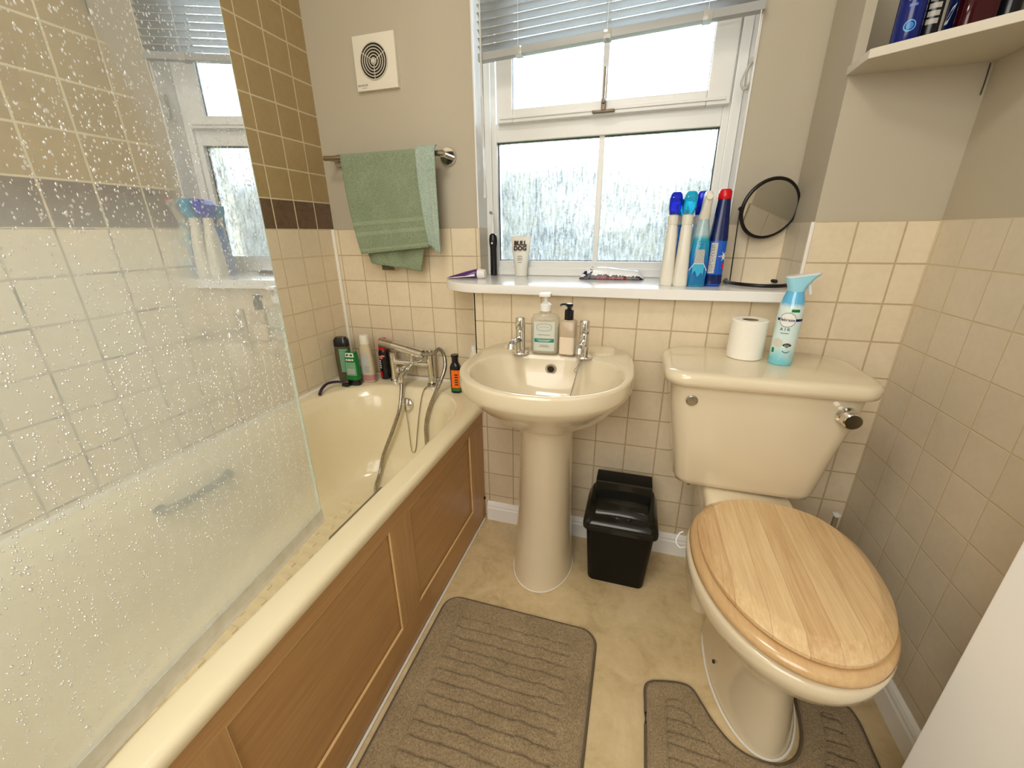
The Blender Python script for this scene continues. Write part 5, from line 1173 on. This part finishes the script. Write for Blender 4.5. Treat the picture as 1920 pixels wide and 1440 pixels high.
# clear blue spray cleaner
def aqua_mat():
    m, nt, b = new_mat('aqua_liquid_gradient'); sp = node(nt, 'ShaderNodeSeparateXYZ'); nt.links.new(coords(nt), sp.inputs[0])
    z = math_(nt, 'DIVIDE', sp.outputs[2], 0.2)
    nt.links.new(ramp(nt, z, [(0.0, srgb(20, 150, 205)), (0.30, srgb(10, 110, 215)), (0.5, srgb(15, 160, 225)), (0.66, srgb(25, 185, 215)), (0.72, srgb(190, 220, 228))]), b.inputs['Base Color'])
    setin(b, 'Roughness', 0.1); setin(b, 'Transmission Weight', 0.35); return m
q = thing('bathroom_spray', 'clear blue trigger spray bottle with white nozzle and small barcode label on the sill', 'bottle', (1.372, -0.140, zW), 0.0, 'cleaning bottles on the sill')
pf = [(0, 0.022, 0.018, 3.5), (0.004, 0.0255, 0.021, 3.5), (0.07, 0.0260, 0.021, 3.5), (0.115, 0.0235, 0.020, 3), (0.150, 0.0185, 0.017, 2.6), (0.178, 0.0145, 0.0145, 2), (0.186, 0.0125, 0.0125, 2)]
body('body', pf, aqua_mat(), q)
MB().loft([rrect(0, 0, 0.013, 0.013, 0.012, 32, 0.184), rrect(0, 0, 0.0145, 0.016, 0.012, 32, 0.192), rrect(0.001, -0.002, 0.0115, 0.022, 0.010, 32, 0.212), rrect(0.002, -0.004, 0.0105, 0.030, 0.010, 32, 0.232), rrect(0.002, -0.004, 0.0090, 0.027, 0.008, 32, 0.250), rrect(0.002, -0.004, 0.006, 0.020, 0.005, 32, 0.256)]).build('spray_head', C_['cream'], q)
MB().cyl((0.002, -0.032, 0.241), (0.002, -0.040, 0.241), 0.0085, n=18).build('nozzle', C_['cream'], q)
patch('barcode_label', pf, 0.066, 0.104, FR-0.28, FR+0.30, C_['barcode'], q, 0.0008)
hx = [(-0.9, 0.002), (0.9, 0.002), (0.95, 0.048), (0.30, 0.066), (-0.30, 0.066), (-0.95, 0.048)]
MB().add([surf(pf, FR+a*0.95, z, 0.0008) for a, z in hx]+[surf(pf, FR, 0.002, 0.0009), surf(pf, FR, 0.066, 0.0009), surf(pf, FR-0.45, 0.002, 0.0009), surf(pf, FR+0.45, 0.002, 0.0009)], [[0, 8, 4, 5], [8, 6, 7, 4], [6, 9, 3, 7], [9, 1, 2, 3]]).build('front_label', plain('aqua_label', srgb(60, 175, 215)), q)
MB().tube([surf(pf, FR+a*0.95, z, 0.0010) for a, z in ((-0.95, 0.046), (-0.30, 0.065), (0.30, 0.065), (0.95, 0.046))], 0.0013, 6, 1).build('label_edge', C_['label'], q)
wrap_text('lettering', pf, '12', 0.013, FR+0.05, 0.122, plain('blue_ink', srgb(10, 90, 160)), q, vert=True)
# navy toilet cleaner with red cap
q = thing('toilet_cleaner_bottle', 'navy blue toilet cleaner bottle with red cap leaning beside the round mirror', 'bottle', (1.420, -0.118, zW), 0.0, 'cleaning bottles on the sill')
pf = [(0, 0.021, 0.026, 3.5), (0.004, 0.0235, 0.029, 3.5), (0.030, 0.0235, 0.029, 3.5), (0.120, 0.0235, 0.029, 3.2), (0.128, 0.0235, 0.028, 3)]
body('body', pf, plain('royal_blue_label', srgb(16, 84, 190), 0.25), q)
patch('navy_base', pf, 0.002, 0.034, -PI, PI, C_['navy'], q, 0.0006, 4, 44)
body('shoulder', [(0.1265, 0.0238, 0.0282, 3), (0.135, 0.0240, 0.027, 3), (0.20, 0.0190, 0.020, 2.5), (0.236, 0.0165, 0.0165, 2.2)], C_['navy'], q)
body('cap', [(0.236, 0.0165, 0.0165, 2), (0.238, 0.0175, 0.0175, 2), (0.256, 0.0168, 0.0168, 2), (0.262, 0.0125, 0.0125, 2)], C_['red'], q)
patch('back_label', pf, 0.038, 0.122, FR-0.75, FR-0.02, C_['lines'], q, 0.0007); patch('barcode', pf, 0.040, 0.058, FR-0.6, FR-0.2, C_['barcode'], q, 0.0011)
wrap_text('lettering', pf, 'POWER', 0.017, FR-0.40, 0.088, C_['grey'], q, 0.0012, vert=True, bold=0.0003)
st_ = []; 
for k in range(12):
    a_ = 2*PI*k/12; r_ = 0.016 if k % 2 == 0 else 0.006; st_.append(surf(pf, FR+0.62+r_*math.cos(a_)/0.026, 0.085+r_*math.sin(a_), 0.0008))
MB().add(st_+[surf(pf, FR+0.62, 0.085, 0.0009)], [[k, (k+1) % 12, 12] for k in range(12)]).build('starburst', C_['label'], q)
patch('red_flash', pf, 0.050, 0.066, FR+0.5, FR+0.85, C_['red'], q, 0.0009)

# ---- round vanity mirror on a black wire stand
q = thing('vanity_mirror', 'round tilting mirror with black rim on a thin black wire stand on the sill', 'mirror', (1.552, -0.052, zW), math.radians(17))
rr_ = 0.078
MB().tube([(rr_*math.cos(a), 1.25*rr_*math.sin(a), 0.0054) for a in np.linspace(0, 2*PI, 48, endpoint=False)], 0.0052, 10, 1, closed=True).build('base_ring', M_['black_metal'], q)
for sx in (-1, 1): MB().tube([(sx*rr_, 0, 0.006), (sx*0.0850, 0, 0.218)], 0.0018, 8, 1).cyl((sx*0.079, 0, 0.212), (sx*0.089, 0, 0.212), 0.0042, n=12).build('upright', M_['black_metal'], q)
mm = T(0, 0, 0.212) @ RX(math.radians(11))
MB().tube([mm @ Vector((0.078*math.cos(a), 0, 0.078*math.sin(a))) for a in np.linspace(0, 2*PI, 56, endpoint=False)], 0.0056, 10, 1, closed=True).build('mirror_rim', M_['black_metal'], q)
MB().lathe([(0, 0), (0.077, 0), (0.077, 0.003), (0, 0.003)], 56, (0, 0, 0), mm @ T(0, -0.001, 0) @ RX(PI/2)).build('mirror_glass', M_['mirror'], q)

# ---- ceiling lamp added out of view, above the frame, for the fill
q = thing('added_ceiling_lamp', 'round opal ceiling lamp added out of view for the fill light', 'lamp', (0.78, -1.25, ZC))
MB().lathe([(0, 0), (0.17, 0), (0.172, -0.02), (0.16, -0.045), (0, -0.05)], 40).build('diffuser', pbr('opal_glass', (0.85, 0.82, 0.75), 0.4), q)
# printed marks belong to the wall of their container
for r_ in [o for o in COL.objects if o.type == 'EMPTY']:
    kids = list(r_.children); hosts = [k for k in kids if k.name.split('.')[0] in ('body', 'can', 'bottle_wall', 'tube_body', 'housing', 'pouch')]
    if not hosts: continue
    for k in kids:
        if k.name.split('.')[0] in ('lettering', 'barcode', 'label', 'upper_label', 'back_label', 'barcode_label', 'front_label', 'label_edge', 'label_stripe', 'lower_label', 'small_print', 'round_logo', 'small_emblem', 'white_roundel', 'roundel_ring', 'oval_emblem', 'oval_emblem_base', 'green_tag', 'navy_stripe', 'cotton_flower', 'leaf_print', 'blue_roundel', 'slanted_stripe', 'side_stripe', 'white_flash', 'red_flash', 'starburst', 'green_band', 'liquid_level', 'clear_base', 'navy_base', 'white_side'):
            k.parent = hosts[0]
bpy.context.view_layer.update()
